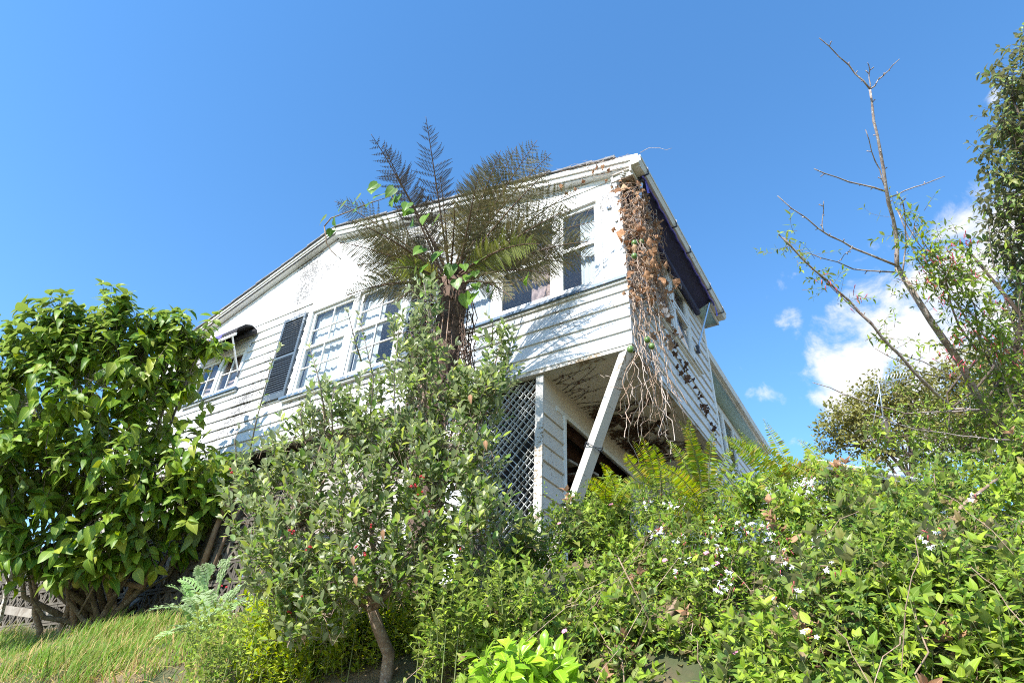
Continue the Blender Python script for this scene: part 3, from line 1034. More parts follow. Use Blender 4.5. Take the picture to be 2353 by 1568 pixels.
boards(wing, gP, WY0, WY1, 0, 10, [(9.9, 12.3, 4, 10)], M['white'], 12, zb=4.0)
w5 = MB(); wbox(w5, gP, 9.9, 12.3, 0.002, 0.03, 5.9, 5.97)
w5 = w5.build('window', M['trim'], house)
frame(w5, gP, 9.9, 12.3, 4.80, 5.90, 0.045, 0.07, 0.043, bars=(10.7, 11.5))
for a in (9.97, 10.77, 11.57):
    sash(w5, gP, a, a + 0.66, 4.85, 5.83, 0.040, 1, 2, 0.045)
mb = MB(); wbox(mb, gP, 9.95, 12.25, 0.0005, 0.0035, 4.83, 5.85); mb.build('window_backing', M['black'], w5)
mb = MB(); mb.box(WX, -2.20, WY0 + 0.01, WY1 + 0.3, WZ - 0.012, WZ); mb.build('wing_soffit', M['bluesoffit'], house)
mb = MB(); mb.box(-2.198, -2.17, WY0 + 0.01, WY1 + 0.3, WZ - 0.05, WZ + 0.10)
mb.build('wing_fascia', M['dirtytrim'], house)
mb = MB(); mb.prism([(0, -0.1), (0.06, -0.1), (0.085, -0.02), (0.09, 0.0), (0, 0.0)], WY0 + 0.01, WY1 + 0.3, lambda y, p_, q: V((-2.168 + p_, y, WZ + 0.09 + q)))
mb.build('wing_gutter', M['dirtytrim'], house)
mb = MB(); mb.hexa([(-7, WY0 + 0.02, 6.18), (-2.15, WY0 + 0.02, 6.18), (-2.15, WY1 + .3, 6.18), (-7, WY1 + .3, 6.18),
                    (-7, WY0 + 0.02, 6.6), (-2.15, WY0 + 0.02, 6.21), (-2.15, WY1 + .3, 6.21), (-7, WY1 + .3, 6.6)])
mb.build('wing_roof', M['tile'], house)
mb = MB(); mb.tube([(WX + 0.06, 9.62, 3.0), (WX + 0.06, 9.62, 6.0)], 0.04, 8); mb.build('downpipe', M['dirtytrim'], house)

# ------------------------------------------------------------------ foliage tools
def leaf_shape(width=0.5, fold=0.12, droop=0.25, n=3, wave=0.0, tip=1.0, skew=0.42):
    """a leaf of length 1 along +Y, normal +Z: verts, faces, uv"""
    vs_, uv, fs_ = [(0, 0, 0)], [(0.5, 0)], []
    for i in range(1, n + 1):
        t_ = i / (n + 1)
        w = math.sin(math.pi * t_ ** (math.log(0.5) / math.log(skew))) ** tip * width * 0.5
        z = -droop * t_ * t_
        wv = wave * (1 if i % 2 else -1)
        vs_ += [(-w, t_ - droop * 0.1 * t_, z + fold * w * 2 + wv), (0, t_ - droop * 0.1 * t_, z), (w, t_ - droop * 0.1 * t_, z + fold * w * 2 - wv)]
        uv += [(0, t_), (0.5, t_), (1, t_)]
    vs_.append((0, 1 - droop * 0.12, -droop)); uv.append((0.5, 1))
    e = len(vs_) - 1
    fs_ += [(0, 2, 1), (0, 3, 2)]
    for i in range(n - 1):
        a = 1 + 3 * i
        fs_ += [(a, a + 1, a + 4, a + 3), (a + 1, a + 2, a + 5, a + 4)]
    a = 1 + 3 * (n - 1)
    fs_ += [(a, a + 1, e), (a + 1, a + 2, e)]
    return np.array(vs_, float), fs_, uv


def mesh_from_template(name, tpl, mat):
    me = bpy.data.meshes.new(name)
    me.from_pydata([tuple(v) for v in tpl[0]], [], tpl[1])
    uvl = me.uv_layers.new(name='UVMap')
    li = np.zeros(len(me.loops), int); me.loops.foreach_get('vertex_index', li)
    uvl.data.foreach_set('uv', np.array(tpl[2], float)[li].ravel())
    me.polygons.foreach_set('use_smooth', [True] * len(me.polygons))
    me.materials.append(mat)
    me.update()
    return me


class Leaves:
    def __init__(self):
        self.p, self.d, self.n, self.s = [], [], [], []

    def add(self, p, d, n, s):
        self.p.append(tuple(p)); self.d.append(tuple(d)); self.n.append(tuple(n)); self.s.append(s)

    def frames(self):
        P = np.array(self.p); D = np.array(self.d); N = np.array(self.n); S = np.array(self.s)
        D /= np.linalg.norm(D, axis=1, keepdims=True) + 1e-9
        X = np.cross(D, N); X /= np.linalg.norm(X, axis=1, keepdims=True) + 1e-9
        Z = np.cross(X, D)
        return P, X, D, Z, S

    def build(self, parent, tpls, mat, name='leaf', nind=300, seed=1):
        """the largest in view become objects of their own, the rest one mass"""
        if not self.p:
            return
        P, X, D, Z, S = self.frames()
        N = len(P)
        rg = np.random.default_rng(seed)
        kind = rg.integers(0, len(tpls), N)
        f = np.array(FWD); r = np.array(RIGHT); u = np.array(UP)
        zc = P @ f
        zs = np.maximum(zc, 0.1)
        px, py = CX + FPX * (P @ r) / zs, CY - FPX * (P @ u) / zs
        ok = (zc > 0.3) & (px > -10) & (px < 2362) & (py > -10) & (py < 1578)
        # keep, cell by cell, the ones that stand in front
        cell = (np.clip(px, 0, 2351) // 28).astype(int) * 100 + (np.clip(py, 0, 1567) // 28).astype(int)
        first = {}
        for i in np.argsort(zc):
            if ok[i]:
                first.setdefault(int(cell[i]), []).append(int(i))
        cand = [(zc[i] / S[i], i) for c_ in first.values() for i in c_[:2]]
        cand.sort()
        ind = [i for _, i in cand[:nind]]
        mes = [mesh_from_template(name, tp, mat) for tp in tpls]
        for i in ind:
            m = Matrix(((X[i][0], D[i][0], Z[i][0], P[i][0]), (X[i][1], D[i][1], Z[i][1], P[i][1]), (X[i][2], D[i][2], Z[i][2], P[i][2]), (0, 0, 0, 1)))
            link(name, mes[kind[i]], parent, m @ Matrix.Scale(S[i], 4))
        rest = np.ones(N, bool); rest[ind] = False
        idx = np.nonzero(rest)[0]
        if len(idx) == 0:
            return
        vv, ll, ls, uu_, off = [], [], [], [], 0
        for k, tp in enumerate(tpls):
            sel = idx[kind[idx] == k]
            if len(sel) == 0: continue
            tv, tf, tuv = tp
            nv = len(tv)
            w = (tv[None, :, 0:1] * X[sel][:, None, :] + tv[None, :, 1:2] * D[sel][:, None, :] + tv[None, :, 2:3] * Z[sel][:, None, :]) * S[sel][:, None, None] + P[sel][:, None, :]
            vv.append(w.reshape(-1, 3))
            flat = np.array([i for fc in tf for i in fc]); lens = np.array([len(fc) for fc in tf])
            ll.append((flat[None, :] + (np.arange(len(sel)) * nv)[:, None] + off).ravel())
            ls.append(np.tile(lens, len(sel)))
            uu_.append(np.tile(np.array(tuv)[flat], (len(sel), 1)))
            off += nv * len(sel)
        vv, ll, ls, uu_ = np.concatenate(vv), np.concatenate(ll), np.concatenate(ls), np.concatenate(uu_)
        me = bpy.data.meshes.new(name + '_mass')
        me.vertices.add(len(vv)); me.vertices.foreach_set('co', vv.ravel())
        me.loops.add(len(ll)); me.loops.foreach_set('vertex_index', ll.astype(np.int32))
        me.polygons.add(len(ls)); st = np.concatenate(([0], np.cumsum(ls)[:-1]))
        me.polygons.foreach_set('loop_start', st.astype(np.int32))
        me.polygons.foreach_set('use_smooth', np.ones(len(ls), bool))
        me.uv_layers.new(name='UVMap').data.foreach_set('uv', uu_.ravel())
        me.materials.append(mat)
        me.update(calc_edges=True)
        me.validate()
        link(name + '_mass', me, parent, kind='stuff')


def rv(r, s=1.0):
    return V((r.gauss(0, s), r.gauss(0, s), r.gauss(0, s)))


def curve_pts(a, b, sag, n, r=None, jit=0.0):
    a, b = V(a), V(b)
    out = []
    for i in range(n + 1):
        t_ = i / n
        p = a.lerp(b, t_) + V(sag) * (4 * t_ * (1 - t_))
        if r is not None and 0 < i < n:
            p += rv(r, jit)
        out.append(p)
    return out


def perp(d, r):
    d = d.normalized()
    while True:
        q = rv(r)
        q -= d * q.dot(d)
        if q.length > 0.2:
            return q.normalized()


def shoot(L, stems, base, d, length, nodes, r, size, style='opposite', spread=0.9, tipup=0.5, rosette=0, curl=0.12, srad=0.004, facing=V((0, 0, 1)), hang=0.0, petiole=0.0, sizegrow=0.0):
    """one leafy shoot: a stem with leaves set along it"""
    d = d.normalized()
    bend = V((r.gauss(0, curl), r.gauss(0, curl), r.gauss(0, curl) + curl * 0.4))
    pts = [base]
    dd = d.copy()
    seg = length / nodes
    q = perp(d, r)
    for i in range(nodes):
        dd = (dd + bend / nodes).normalized()
        pts.append(pts[-1] + dd * seg)
        t_ = (i + 1) / nodes
        q = (q - dd * q.dot(dd)).normalized()
        if style == 'opposite':
            q = dd.cross(q)
            qs = (q, -q)
        elif style == 'twoside':
            q = -q
            qs = (q,)
        else:
            q = Matrix.Rotation(2.4, 3, dd) @ q
            qs = (q,)
        for qq in qs:
            ld = (qq * spread + dd * (tipup + 0.6 * t_ * t_) + rv(r, 0.16) + V((0, 0, -hang))).normalized()
            nrm = (dd * 0.8 + facing * 0.9 + rv(r, 0.25))
            L.add(pts[-1] + ld * petiole, ld, nrm, size * r.uniform(0.60, 1.18) * (1 - sizegrow * t_))
    for k in range(rosette):
        a = 2.4 * k
        qq = Matrix.Rotation(a, 3, dd) @ q
        ld = (qq * 0.55 + dd * 1.0 + rv(r, 0.1)).normalized()
        L.add(pts[-1], ld, dd - qq * 0.5, size * r.uniform(0.5, 0.8))
    if stems is not None:
        stems.tube(pts, [srad * (1 - 0.6 * i / nodes) for i in range(nodes + 1)], 4, False)
    return pts[-1]


def in_ball(r):
    while True:
        v = V((r.uniform(-1, 1), r.uniform(-1, 1), r.uniform(-1, 1)))
        if v.length <= 1:
            return v


LM = {}
LM['cherimoya'] = leafmat('big_green_leaf', [(0.035, 0.095, 0.010), (0.065, 0.15, 0.014), (0.115, 0.215, 0.018), (0.18, 0.28, 0.025), (0.055, 0.13, 0.015), (0.27, 0.32, 0.04)], (0.17, 0.24, 0.06), 0.36, 0.42, 0.10)
LM['feijoa'] = leafmat('grey_green_oval_leaf', [(0.055, 0.115, 0.016), (0.10, 0.18, 0.020), (0.17, 0.25, 0.030), (0.27, 0.32, 0.05), (0.08, 0.155, 0.025)], (0.25, 0.30, 0.16), 0.30, 0.34, 0.08, 0.1)
LM['silver'] = leafmat('silvery_young_leaf', [(0.30, 0.36, 0.17), (0.44, 0.48, 0.32), (0.33, 0.38, 0.15)], (0.56, 0.58, 0.48), 0.35, 0.5, 0.05)
LM['lantana'] = leafmat('lantana_leaf', [(0.065, 0.145, 0.012), (0.13, 0.235, 0.016), (0.21, 0.315, 0.025), (0.26, 0.35, 0.03), (0.10, 0.19, 0.02), (0.17, 0.20, 0.05)], (0.21, 0.27, 0.08), 0.36, 0.5, 0.14, 0.1)
LM['lantana_purple'] = leafmat('bronze_tinged_leaf', [(0.16, 0.16, 0.06), (0.22, 0.15, 0.10), (0.20, 0.22, 0.05)], (0.26, 0.24, 0.14), 0.3, 0.45, 0.15, 0.1)
LM['jasmine'] = leafmat('small_dark_leaflet', [(0.030, 0.085, 0.010), (0.07, 0.15, 0.012), (0.13, 0.22, 0.018), (0.20, 0.27, 0.025), (0.04, 0.10, 0.012)], (0.13, 0.19, 0.05), 0.32, 0.38, 0.08)
LM['citrus'] = leafmat('glossy_lime_leaf', [(0.13, 0.27, 0.018), (0.20, 0.36, 0.022), (0.28, 0.44, 0.03)], (0.26, 0.40, 0.08), 0.40, 0.25, 0.14)
LM['citrus2'] = leafmat('yellow_lime_leaf', [(0.24, 0.36, 0.03), (0.40, 0.46, 0.035), (0.17, 0.30, 0.03)], (0.34, 0.42, 0.08), 0.42, 0.28, 0.14)
LM['swordfern'] = leafmat('yellow_green_fern', [(0.14, 0.25, 0.02), (0.20, 0.31, 0.022), (0.12, 0.23, 0.02), (0.27, 0.31, 0.03), (0.25, 0.19, 0.05)], None, 0.42, 0.55, 0.1)
LM['ponga'] = leafmat('olive_brown_fern', [(0.072, 0.068, 0.032), (0.10, 0.095, 0.042), (0.085, 0.11, 0.036), (0.11, 0.085, 0.05)], (0.13, 0.12, 0.06), 0.30, 0.6, 0.05)
LM['ponga_dark'] = leafmat('dark_dry_fern', [(0.050, 0.042, 0.030), (0.070, 0.058, 0.038)], (0.08, 0.07, 0.05), 0.15, 0.5, 0.05)
LM['ponga_green'] = leafmat('green_fern', [(0.12, 0.17, 0.03), (0.17, 0.21, 0.04)], (0.17, 0.19, 0.07), 0.4, 0.5, 0.05)
LM['heart'] = leafmat('heart_vine_leaf', [(0.045, 0.115, 0.015), (0.075, 0.16, 0.02), (0.11, 0.21, 0.03)], (0.11, 0.17, 0.05), 0.38, 0.35, 0.16)
LM['evergreen'] = leafmat('dark_evergreen_leaf', [(0.05, 0.10, 0.020), (0.085, 0.15, 0.026), (0.13, 0.18, 0.04), (0.16, 0.17, 0.05)], (0.19, 0.20, 0.10), 0.26, 0.34, 0.08)
LM['far'] = leafmat('olive_far_leaf', [(0.11, 0.125, 0.04), (0.16, 0.17, 0.05), (0.21, 0.21, 0.07)], None, 0.3, 0.7, 0.0)
LM['dry'] = leafmat('dry_brown_leaf', [(0.24, 0.13, 0.07), (0.32, 0.19, 0.11), (0.17, 0.09, 0.05), (0.38, 0.27, 0.18)], (0.38, 0.26, 0.17), 0.25, 0.85, 0.12, 0.3)
LM['blackdry'] = leafmat('blackened_leaf', [(0.05, 0.03, 0.022), (0.10, 0.06, 0.045)], None, 0.1, 0.8, 0.08)
LM['grass'] = leafmat('grass_blade', [(0.05, 0.13, 0.010), (0.085, 0.19, 0.013), (0.13, 0.24, 0.02), (0.065, 0.155, 0.012), (0.22, 0.23, 0.06), (0.30, 0.24, 0.11)], None, 0.4, 0.55, 0.0)
LM['straw'] = leafmat('straw', [(0.42, 0.31, 0.15), (0.32, 0.22, 0.10), (0.26, 0.24, 0.09)], None, 0.2, 0.8, 0.0)
LM['cardoon'] = leafmat('silver_green_thistle_leaf', [(0.21, 0.36, 0.13), (0.29, 0.42, 0.20), (0.17, 0.31, 0.09)], (0.36, 0.44, 0.27), 0.36, 0.6, 0.2)
LM['weed'] = leafmat('bright_weed_leaf', [(0.16, 0.26, 0.02), (0.25, 0.35, 0.03), (0.32, 0.36, 0.04), (0.10, 0.20, 0.02)], None, 0.4, 0.5, 0.1)
M['petal'] = plain('white_petal', (0.82, 0.80, 0.80), 0.6, 0, 0.05)
M['pink'] = plain('pink_petal', (0.72, 0.30, 0.42), 0.6, 0, 0.2, 60)
M['yellow'] = plain('yellow_petal', (0.75, 0.45, 0.08), 0.6, 0, 0.2, 60)
M['bud'] = plain('red_bud', (0.45, 0.07, 0.09), 0.5, 0, 0.2, 60)
M['red'] = plain('crimson_stamens', (0.50, 0.02, 0.03), 0.5, 0, 0.3, 60)
M['fruit'] = plain('green_fruit_skin', (0.11, 0.19, 0.045), 0.35, 0, 0.25, 50)
M['yellowfruit'] = plain('yellow_green_fruit', (0.36, 0.38, 0.10), 0.55, 0, 0.25, 30)

BIG = [leaf_shape(0.58, 0.14, 0.34, 4), leaf_shape(0.50, 0.30, 0.55, 4, 0.015), leaf_shape(0.62, 0.08, 0.20, 4, 0.02), leaf_shape(0.46, 0.42, 0.62, 4, 0.01), leaf_shape(0.60, 0.22, 0.70, 4, 0.02), leaf_shape(0.54, -0.10, 0.45, 4, 0.02)]
OVAL = [leaf_shape(0.46, 0.10, 0.06, 3, 0, 0.75, 0.55), leaf_shape(0.50, 0.16, 0.12, 3, 0, 0.75, 0.55), leaf_shape(0.42, 0.20, -0.08, 3, 0, 0.75, 0.52)]
OVATE = [leaf_shape(0.50, 0.16, 0.22, 3, 0.006, 1.0, 0.36), leaf_shape(0.46, 0.24, 0.32, 3, 0.008, 1.0, 0.36), leaf_shape(0.54, 0.10, 0.12, 3, 0.004, 1.0, 0.38)]
LANCE = [leaf_shape(0.30, 0.12, 0.15, 2, 0, 1.0, 0.40), leaf_shape(0.34, 0.2, 0.28, 2, 0, 1.0, 0.42)]
CITR = [leaf_shape(0.42, 0.20, 0.22, 4, 0.006, 0.9, 0.45), leaf_shape(0.46, 0.12, 0.35, 4, 0.01, 0.9, 0.45)]
QUAD = [leaf_shape(0.65, 0.15, 0.1, 1)]
BLADE = [(np.array([(-.022, 0, 0), (.022, 0, 0), (-.020, .4, -.05), (.020, .4, -.05), (-.012, .75, -.20), (.012, .75, -.20), (0, 1, -.45)]),
          [(0, 1, 3, 2), (2, 3, 5, 4), (4, 5, 6)], [(0, 0), (1, 0), (0, .4), (1, .4), (0, .75), (1, .75), (.5, 1)]),
         (np.array([(-.024, 0, 0), (.024, 0, 0), (-.021, .4, -.01), (.021, .4, -.01), (-.012, .75, -.08), (.012, .75, -.08), (0, 1, -.20)]),
          [(0, 1, 3, 2), (2, 3, 5, 4), (4, 5, 6)], [(0, 0), (1, 0), (0, .4), (1, .4), (0, .75), (1, .75), (.5, 1)])]


def limb(parent, pts, r0, r1, mat, name='branch', sides=8):
    mb = MB()
    n = len(pts)
    mb.tube(pts, [r0 + (r1 - r0) * (i / (n - 1)) for i in range(n)], sides)
    return mb.build(name, mat, parent)


# ------------------------------------------------------------------ fruit tree on the left
def fruit_tree():
    r = random.Random(21)
    base = at(235, 1425, 9.0)
    base.z = ground_z(base.x, base.y) - 0.05
    T = thing('fruit_tree', 'bushy tree with large drooping green leaves at the left edge', 'tree', base)
    lobes = [(262, 740, 9.7, 42), (266, 712, 9.7, 22), (140, 725, 9.5, 28), (100, 775, 9.4, 40), (405, 780, 9.8, 36), (250, 1285, 8.5, 50), (150, 1290, 8.4, 50), (335, 1255, 8.6, 45), (60, 1285, 8.3, 55), (250, 790, 9.6, 70), (140, 770, 9.5, 62), (150, 800, 9.4, 80), (60, 830, 9.3, 75), (-20, 850, 9.2, 90),
             (335, 795, 9.7, 68), (345, 850, 9.6, 95), (425, 800, 9.9, 55), (430, 870, 9.8, 58), (200, 880, 9.2, 130), (80, 930, 8.9, 120),
             (-60, 1000, 8.9, 110), (330, 950, 9.4, 88), (110, 1060, 8.6, 120), (240, 1050, 8.7, 110), (360, 1065, 8.9, 80), (440, 1075, 9.1, 72),
             (490, 1110, 9.1, 45), (430, 1160, 9.0, 72), (440, 1230, 9.2, 48), (330, 1160, 8.8, 85), (220, 1190, 8.6, 95), (120, 1220, 8.5, 90), (20, 1200, 8.4, 95),
             (-60, 1180, 8.5, 100), (20, 1060, 8.5, 100), (465, 780, 10.0, 32)]
    L, tw = Leaves(), MB()
    nb = 0
    for (px, py, dp, rp) in lobes:
        c = at(px, py, dp)
        rad = rp * dp / FPX
        rad *= r.uniform(.74, .98)
        n = int(27 * (rad / 0.6) ** 2) + 6
        # a limb from the trunks to the middle of the lobe
        foot = base + V((r.uniform(-.35, .35), r.uniform(-.2, .2), 0.05))
        mid = base.lerp(c, 0.5) + V((r.uniform(-.3, .3), r.uniform(-.2, .2), -0.25))
        pts = [foot, foot.lerp(mid, .5) + rv(r, .06), mid, mid.lerp(c, .5) + rv(r, .08), c]
        if nb % 2 == 0:
            limb(T, pts, 0.055, 0.012, M['bark'], 'branch', 7)
        else:
            tw.tube(pts[2:], [0.02, 0.014, 0.008], 5)
        nb += 1
        for k in range(n):
            o = in_ball(r)
            o = o.normalized() * (o.length ** 0.5)
            p = c + V((o.x * rad, o.y * rad * 0.8, o.z * rad * 1.0))
            d = (o * 0.8 + V((0, -0.15, 0.35)) + rv(r, .35))
            st = p - d.normalized() * 0.25
            if r.random() < 0.5:
                tw.tube([c.lerp(st, .2), st], [0.006, 0.005], 3, False)
            shoot(L, tw, st, d, r.uniform(0.40, 0.68), r.randint(7, 10), r, 0.225, 'twoside', 0.75, 0.30, 1, 0.5, 0.005, V((0, -0.6, 0.9)), 0.55, 0.015)
    for (px, py, tx, ty, dp) in ((265, 720, 262, 668, 9.7), (245, 740, 285, 685, 9.7), (140, 740, 142, 685, 9.5), (150, 760, 120, 705, 9.5), (70, 790, 62, 735, 9.3), (330, 760, 345, 715, 9.7), (400, 770, 418, 742, 9.9), (20, 820, 5, 790, 9.2),
                                 (470, 800, 505, 775, 10), (480, 1060, 525, 1075, 9.1), (500, 1120, 545, 1110, 9.1), (380, 740, 378, 722, 9.8), (200, 740, 190, 712, 9.6)):
        a, b = at(px, py, dp), at(tx, ty, dp)
        for q in range(3):
            shoot(L, tw, a + rv(r, .08), (b - a) + rv(r, .10), (b - a).length * r.uniform(.8, 1.2), 9, r, .17, 'twoside', .75, .3, 2, .3, .006, V((0, -.6, .9)), .65, .015)
    for (x0, y0, x1, y1, w) in ((150, 1440, 190, 1250, .05), (200, 1440, 150, 1290, .06), (250, 1435, 330, 1290, .075), (300, 1430, 215, 1200, .065), (120, 1430, 60, 1260, .045)):
        a, b = at(x0, y0, 9.0), at(x1, y1, 8.9)
        limb(T, curve_pts(a - V((0, 0, .4)), b, (0.05, 0, 0.0), 5, r, 0.03), w, w * .65, M['barkfeijoa'], 'trunk', 8)
    limb(T, [at(255, 1330, 8.7), at(330, 1345, 8.6), at(352, 1310, 8.6), at(330, 1275, 8.7), at(300, 1255, 8.8)], 0.05, 0.06, M['barkfeijoa'], 'trunk')
    tw.build('twigs', M['bark'], T, kind='stuff')
    L.build(T, BIG, LM['cherimoya'], 'leaf', 300, 3)
    for (px, py) in ((255, 1312), (276, 1322), (262, 1335), (180, 1335)):
        mb = MB(); mb.ball(at(px, py, 8.45), 0.075, 10, 7, (1, 1, 1.15)); mb.build('fruit', M['yellowfruit'], T)


fruit_tree()


# ------------------------------------------------------------------ tree fern in front of the house
def tree_fern():
    r = random.Random(5)
    crown = onp(1035, 655, 1, 4.62)
    dc = crown.dot(FWD)
    gz = ground_z(crown.x, crown.y)
    T = thing('tree_fern', 'tree fern with a shaggy brown trunk in front of the house wall', 'fern', (crown.x, crown.y, gz))
    mb = MB()
    n = 30
    pts = [V((crown.x + 0.06 * math.sin(i * .3), crown.y, gz - 0.1 + (crown.z - gz + 0.1) * i / n)) for i in range(n + 1)]
    mb.tube(pts, [0.17 + 0.02 * math.sin(i * 2.1) + 0.015 * r.random() for i in range(n + 1)], 12)
    mb.build('trunk', M['fibre'], T)
    # skirt of dead fronds and fibres down the trunk
    for k in range(130):
        a = r.uniform(0, 6.28)
        z = crown.z - 0.1 - 1.9 * r.random() ** 1.1
        b = V((crown.x + 0.17 * math.cos(a), crown.y + 0.17 * math.sin(a), z))
        o = V((math.cos(a), math.sin(a), 0))
        ln = r.uniform(0.35, 0.95)
        ps = [b, b + o * 0.10 * r.uniform(.5, 1.6) + V((0, 0, .05)), b + o * 0.16 * r.uniform(.4, 1.6) + V((0, 0, -.35 * ln)), b + o * 0.12 * r.uniform(.2, 2) + V((0, 0, -ln)) + rv(r, .03)]
        s = MB(); s.tube(ps, [.010, .008, .006, .003], 4)
        for q in range(26):
            t_ = r.uniform(.25, 1)
            p = ps[1].lerp(ps[3], t_)
            dd = (o * r.uniform(-.2, .6) + rv(r, .5) + V((0, 0, -1))).normalized() * r.uniform(.04, .10)
            w = perp(dd, r) * 0.006
            s.add([p - w, p + w, p + dd], [(0, 1, 2)])
        s.build('dead_frond', M['fibre' if k % 9 else 'deadstem'], T)

    def frond(tip, sag, mat, wid=0.30, tw=0.0, droop=0.25, sparse=0.0):
        """a twice-divided frond along a bent stalk"""
        b0 = crown + rv(r, 0.04)
        tip = V(tip)
        ln = (tip - b0).length
        ctrl = b0.lerp(tip, 0.55) + V(sag)
        N = 38
        def pt(t_):
            return b0 * (1 - t_) ** 2 + ctrl * 2 * t_ * (1 - t_) + tip * t_ * t_
        ps = [pt(i / N) for i in range(N + 1)]
        st = MB(); st.tube(ps, [0.015 * (1 - 0.85 * i / N) + 0.001 for i in range(N + 1)], 5)
        fo = MB()
        view = -crown.normalized()
        vs_, fs_, uv = [], [], []
        for i in range(7, N - 1):
            t_ = i / N
            d = (ps[i + 1] - ps[i - 1]).normalized()
            side0 = d.cross(view).normalized()
            nrm0 = side0.cross(d)
            env = math.sin(math.pi * min(1, (t_ - 0.12) / 0.88) ** 0.75) ** 0.8
            env = max(env, 0.10)
            for s_ in (-1, 1):
                if r.random() < sparse: continue
                pl = 1.05 * wid * env * r.uniform(0.85, 1.08) * (ln / 1.5) ** 0.5
                pdir = (side0 * s_ + d * 0.38 + nrm0 * r.uniform(-.25, .15)).normalized()
                ang = tw + r.gauss(0, .16) + .35 * math.sin(t_ * 5 + tip.x * 7)
                M3 = Matrix.Rotation(ang * s_, 3, d)
                pdir = M3 @ pdir
                pn = (M3 @ nrm0).normalized()
                m = max(2, int(pl / 0.0180))
                pbase = ps[i]
                prev_ = pbase
                cdir = pdir.copy()
                pdr, pcv = droop * r.uniform(.4, 3.2), r.uniform(.3, 1.0)
                for j in range(1, m + 1):
                    q = j / m
                    cdir = (cdir + V((0, 0, -pdr / m)) + d * (pcv / m)).normalized()
                    nx = prev_ + cdir * (pl / m)
                    # thin midrib
                    o = len(vs_)
                    sd = cdir.cross(pn).normalized()
                    w0 = 0.0026
                    vs_ += [prev_ - sd * w0, prev_ + sd * w0, nx + sd * w0 * .8, nx - sd * w0 * .8]
                    fs_.append((o, o + 1, o + 2, o + 3)); uv += [(.5, 0)] * 4
                    kl = 0.034 * math.sin(math.pi * min(1, 0.16 + q * 0.86)) ** 0.7 * (0.55 + 0.45 * env)
                    for z_ in (-1, 1):
                        ld = (sd * z_ + cdir * 0.30 + pn * -0.18).normalized()
                        ww = cdir * 0.0036
                        e1 = prev_ + ld * kl * .55
                        e2 = e1 + (ld + pn * -0.35 + cdir * .25).normalized() * kl * .45
                        o = len(vs_)
                        vs_ += [prev_ - ww, prev_ + ww, e1 - ww, e1 + ww * 1.1, e2 + ww * .4]
                        fs_ += [(o, o + 1, o + 3, o + 2), (o + 2, o + 3, o + 4)]
                        uv += [(.2, 0), (.8, 0), (.2, .5), (.8, .5), (.5, 1)]
                    prev_ = nx
        me = mesh_from_template('leaflets', (np.array([tuple(v) for v in vs_]), fs_, uv), mat)
        f = st.build('frond', M['rachis'], T)
        link('leaflets', me, f)

    D = dc
    specs = [  # tip pixel, depth offset, sag, material
        (978, 268, -.2, (-.05, 0, .25), 'ponga_dark', .24, .25), (852, 308, -.3, (-.05, 0, .35), 'ponga_dark', .26, .25), (880, 335, -.1, (-.1, 0, .3), 'ponga_dark', .26, .3),
        (768, 462, .2, (-.2, 0, .55), 'ponga', .26, .1), (800, 505, -.5, (-.1, 0, .4), 'ponga', .32, .05), (772, 556, -.2, (-.2, 0, .45), 'ponga', .32, 0), (850, 575, .4, (-.1, 0, .3), 'ponga', .3, 0),
        (788, 682, -.3, (-.15, 0, .5), 'ponga', .33, 0), (828, 668, -.7, (-.1, 0, .45), 'ponga', .32, 0), (905, 700, -1.0, (0, 0, .45), 'ponga', .26, 0),
        (1150, 345, -.1, (.0, 0, .25), 'ponga', .33, 0), (1100, 395, -.5, (.0, 0, .35), 'ponga', .33, 0), (1234, 322, .0, (.0, 0, .35), 'ponga', .33, 0), (1262, 390, -.3, (.05, 0, .4), 'ponga', .35, 0),
        (1330, 433, .1, (.1, 0, .4), 'ponga', .36, 0), (1310, 480, -.5, (.1, 0, .4), 'ponga', .36, 0), (1372, 508, .2, (.1, 0, .45), 'ponga', .35, 0), (1360, 555, -.3, (.1, 0, .5), 'ponga', .36, 0),
        (1372, 592, .3, (.15, 0, .55), 'ponga', .34, 0), (1285, 640, -.5, (.1, 0, .6), 'ponga', .34, 0), (1180, 690, -.9, (.05, 0, .5), 'ponga', .30, 0), (1240, 560, -1.0, (.05, 0, .55), 'ponga_green', .30, 0),
        (1010, 400, .1, (0, 0, .3), 'ponga_dark', .26, .2), (1185, 338, .1, (.0, 0, .3), 'ponga', .32, 0), (1266, 352, .2, (.05, 0, .4), 'ponga', .32, 0), (1125, 372, .3, (0, 0, .3), 'ponga', .34, 0), (905, 400, .2, (-.1, 0, .35), 'ponga_dark', .28, .3), (815, 610, .1, (-.15, 0, .5), 'ponga', .32, .1), (1280, 520, .3, (.1, 0, .45), 'ponga', .36, 0), (1320, 610, -.1, (.1, 0, .6), 'ponga', .34, 0), (930, 560, .2, (-.1, 0, .4), 'ponga', .32, 0), (840, 540, .1, (-.15, 0, .45), 'ponga', .32, 0), (960, 490, .7, (0, 0, .35), 'ponga', .32, 0), (1130, 480, .8, (0, 0, .35), 'ponga', .32, 0), (1200, 520, .9, (.1, 0, .35), 'ponga', .32, 0), (890, 620, -1.0, (0, 0, .4), 'ponga_green', .26, 0), (1045, 470, -.9, (0, 0, .45), 'ponga', .28, 0.1)]
    for (px, py, dz, sag, mt, wd, sp) in specs:
        frond(at(px, py, D + dz), V(sag) * 0.6, LM[mt], wd, 0.0, 0.35, sp)
    # a climber with large heart shaped leaves in the crown
    Vn = thing('climbing_vine', 'green climber with large heart-shaped leaves twining through the tree fern', 'vine', (crown.x + .1, crown.y - .2, gz))
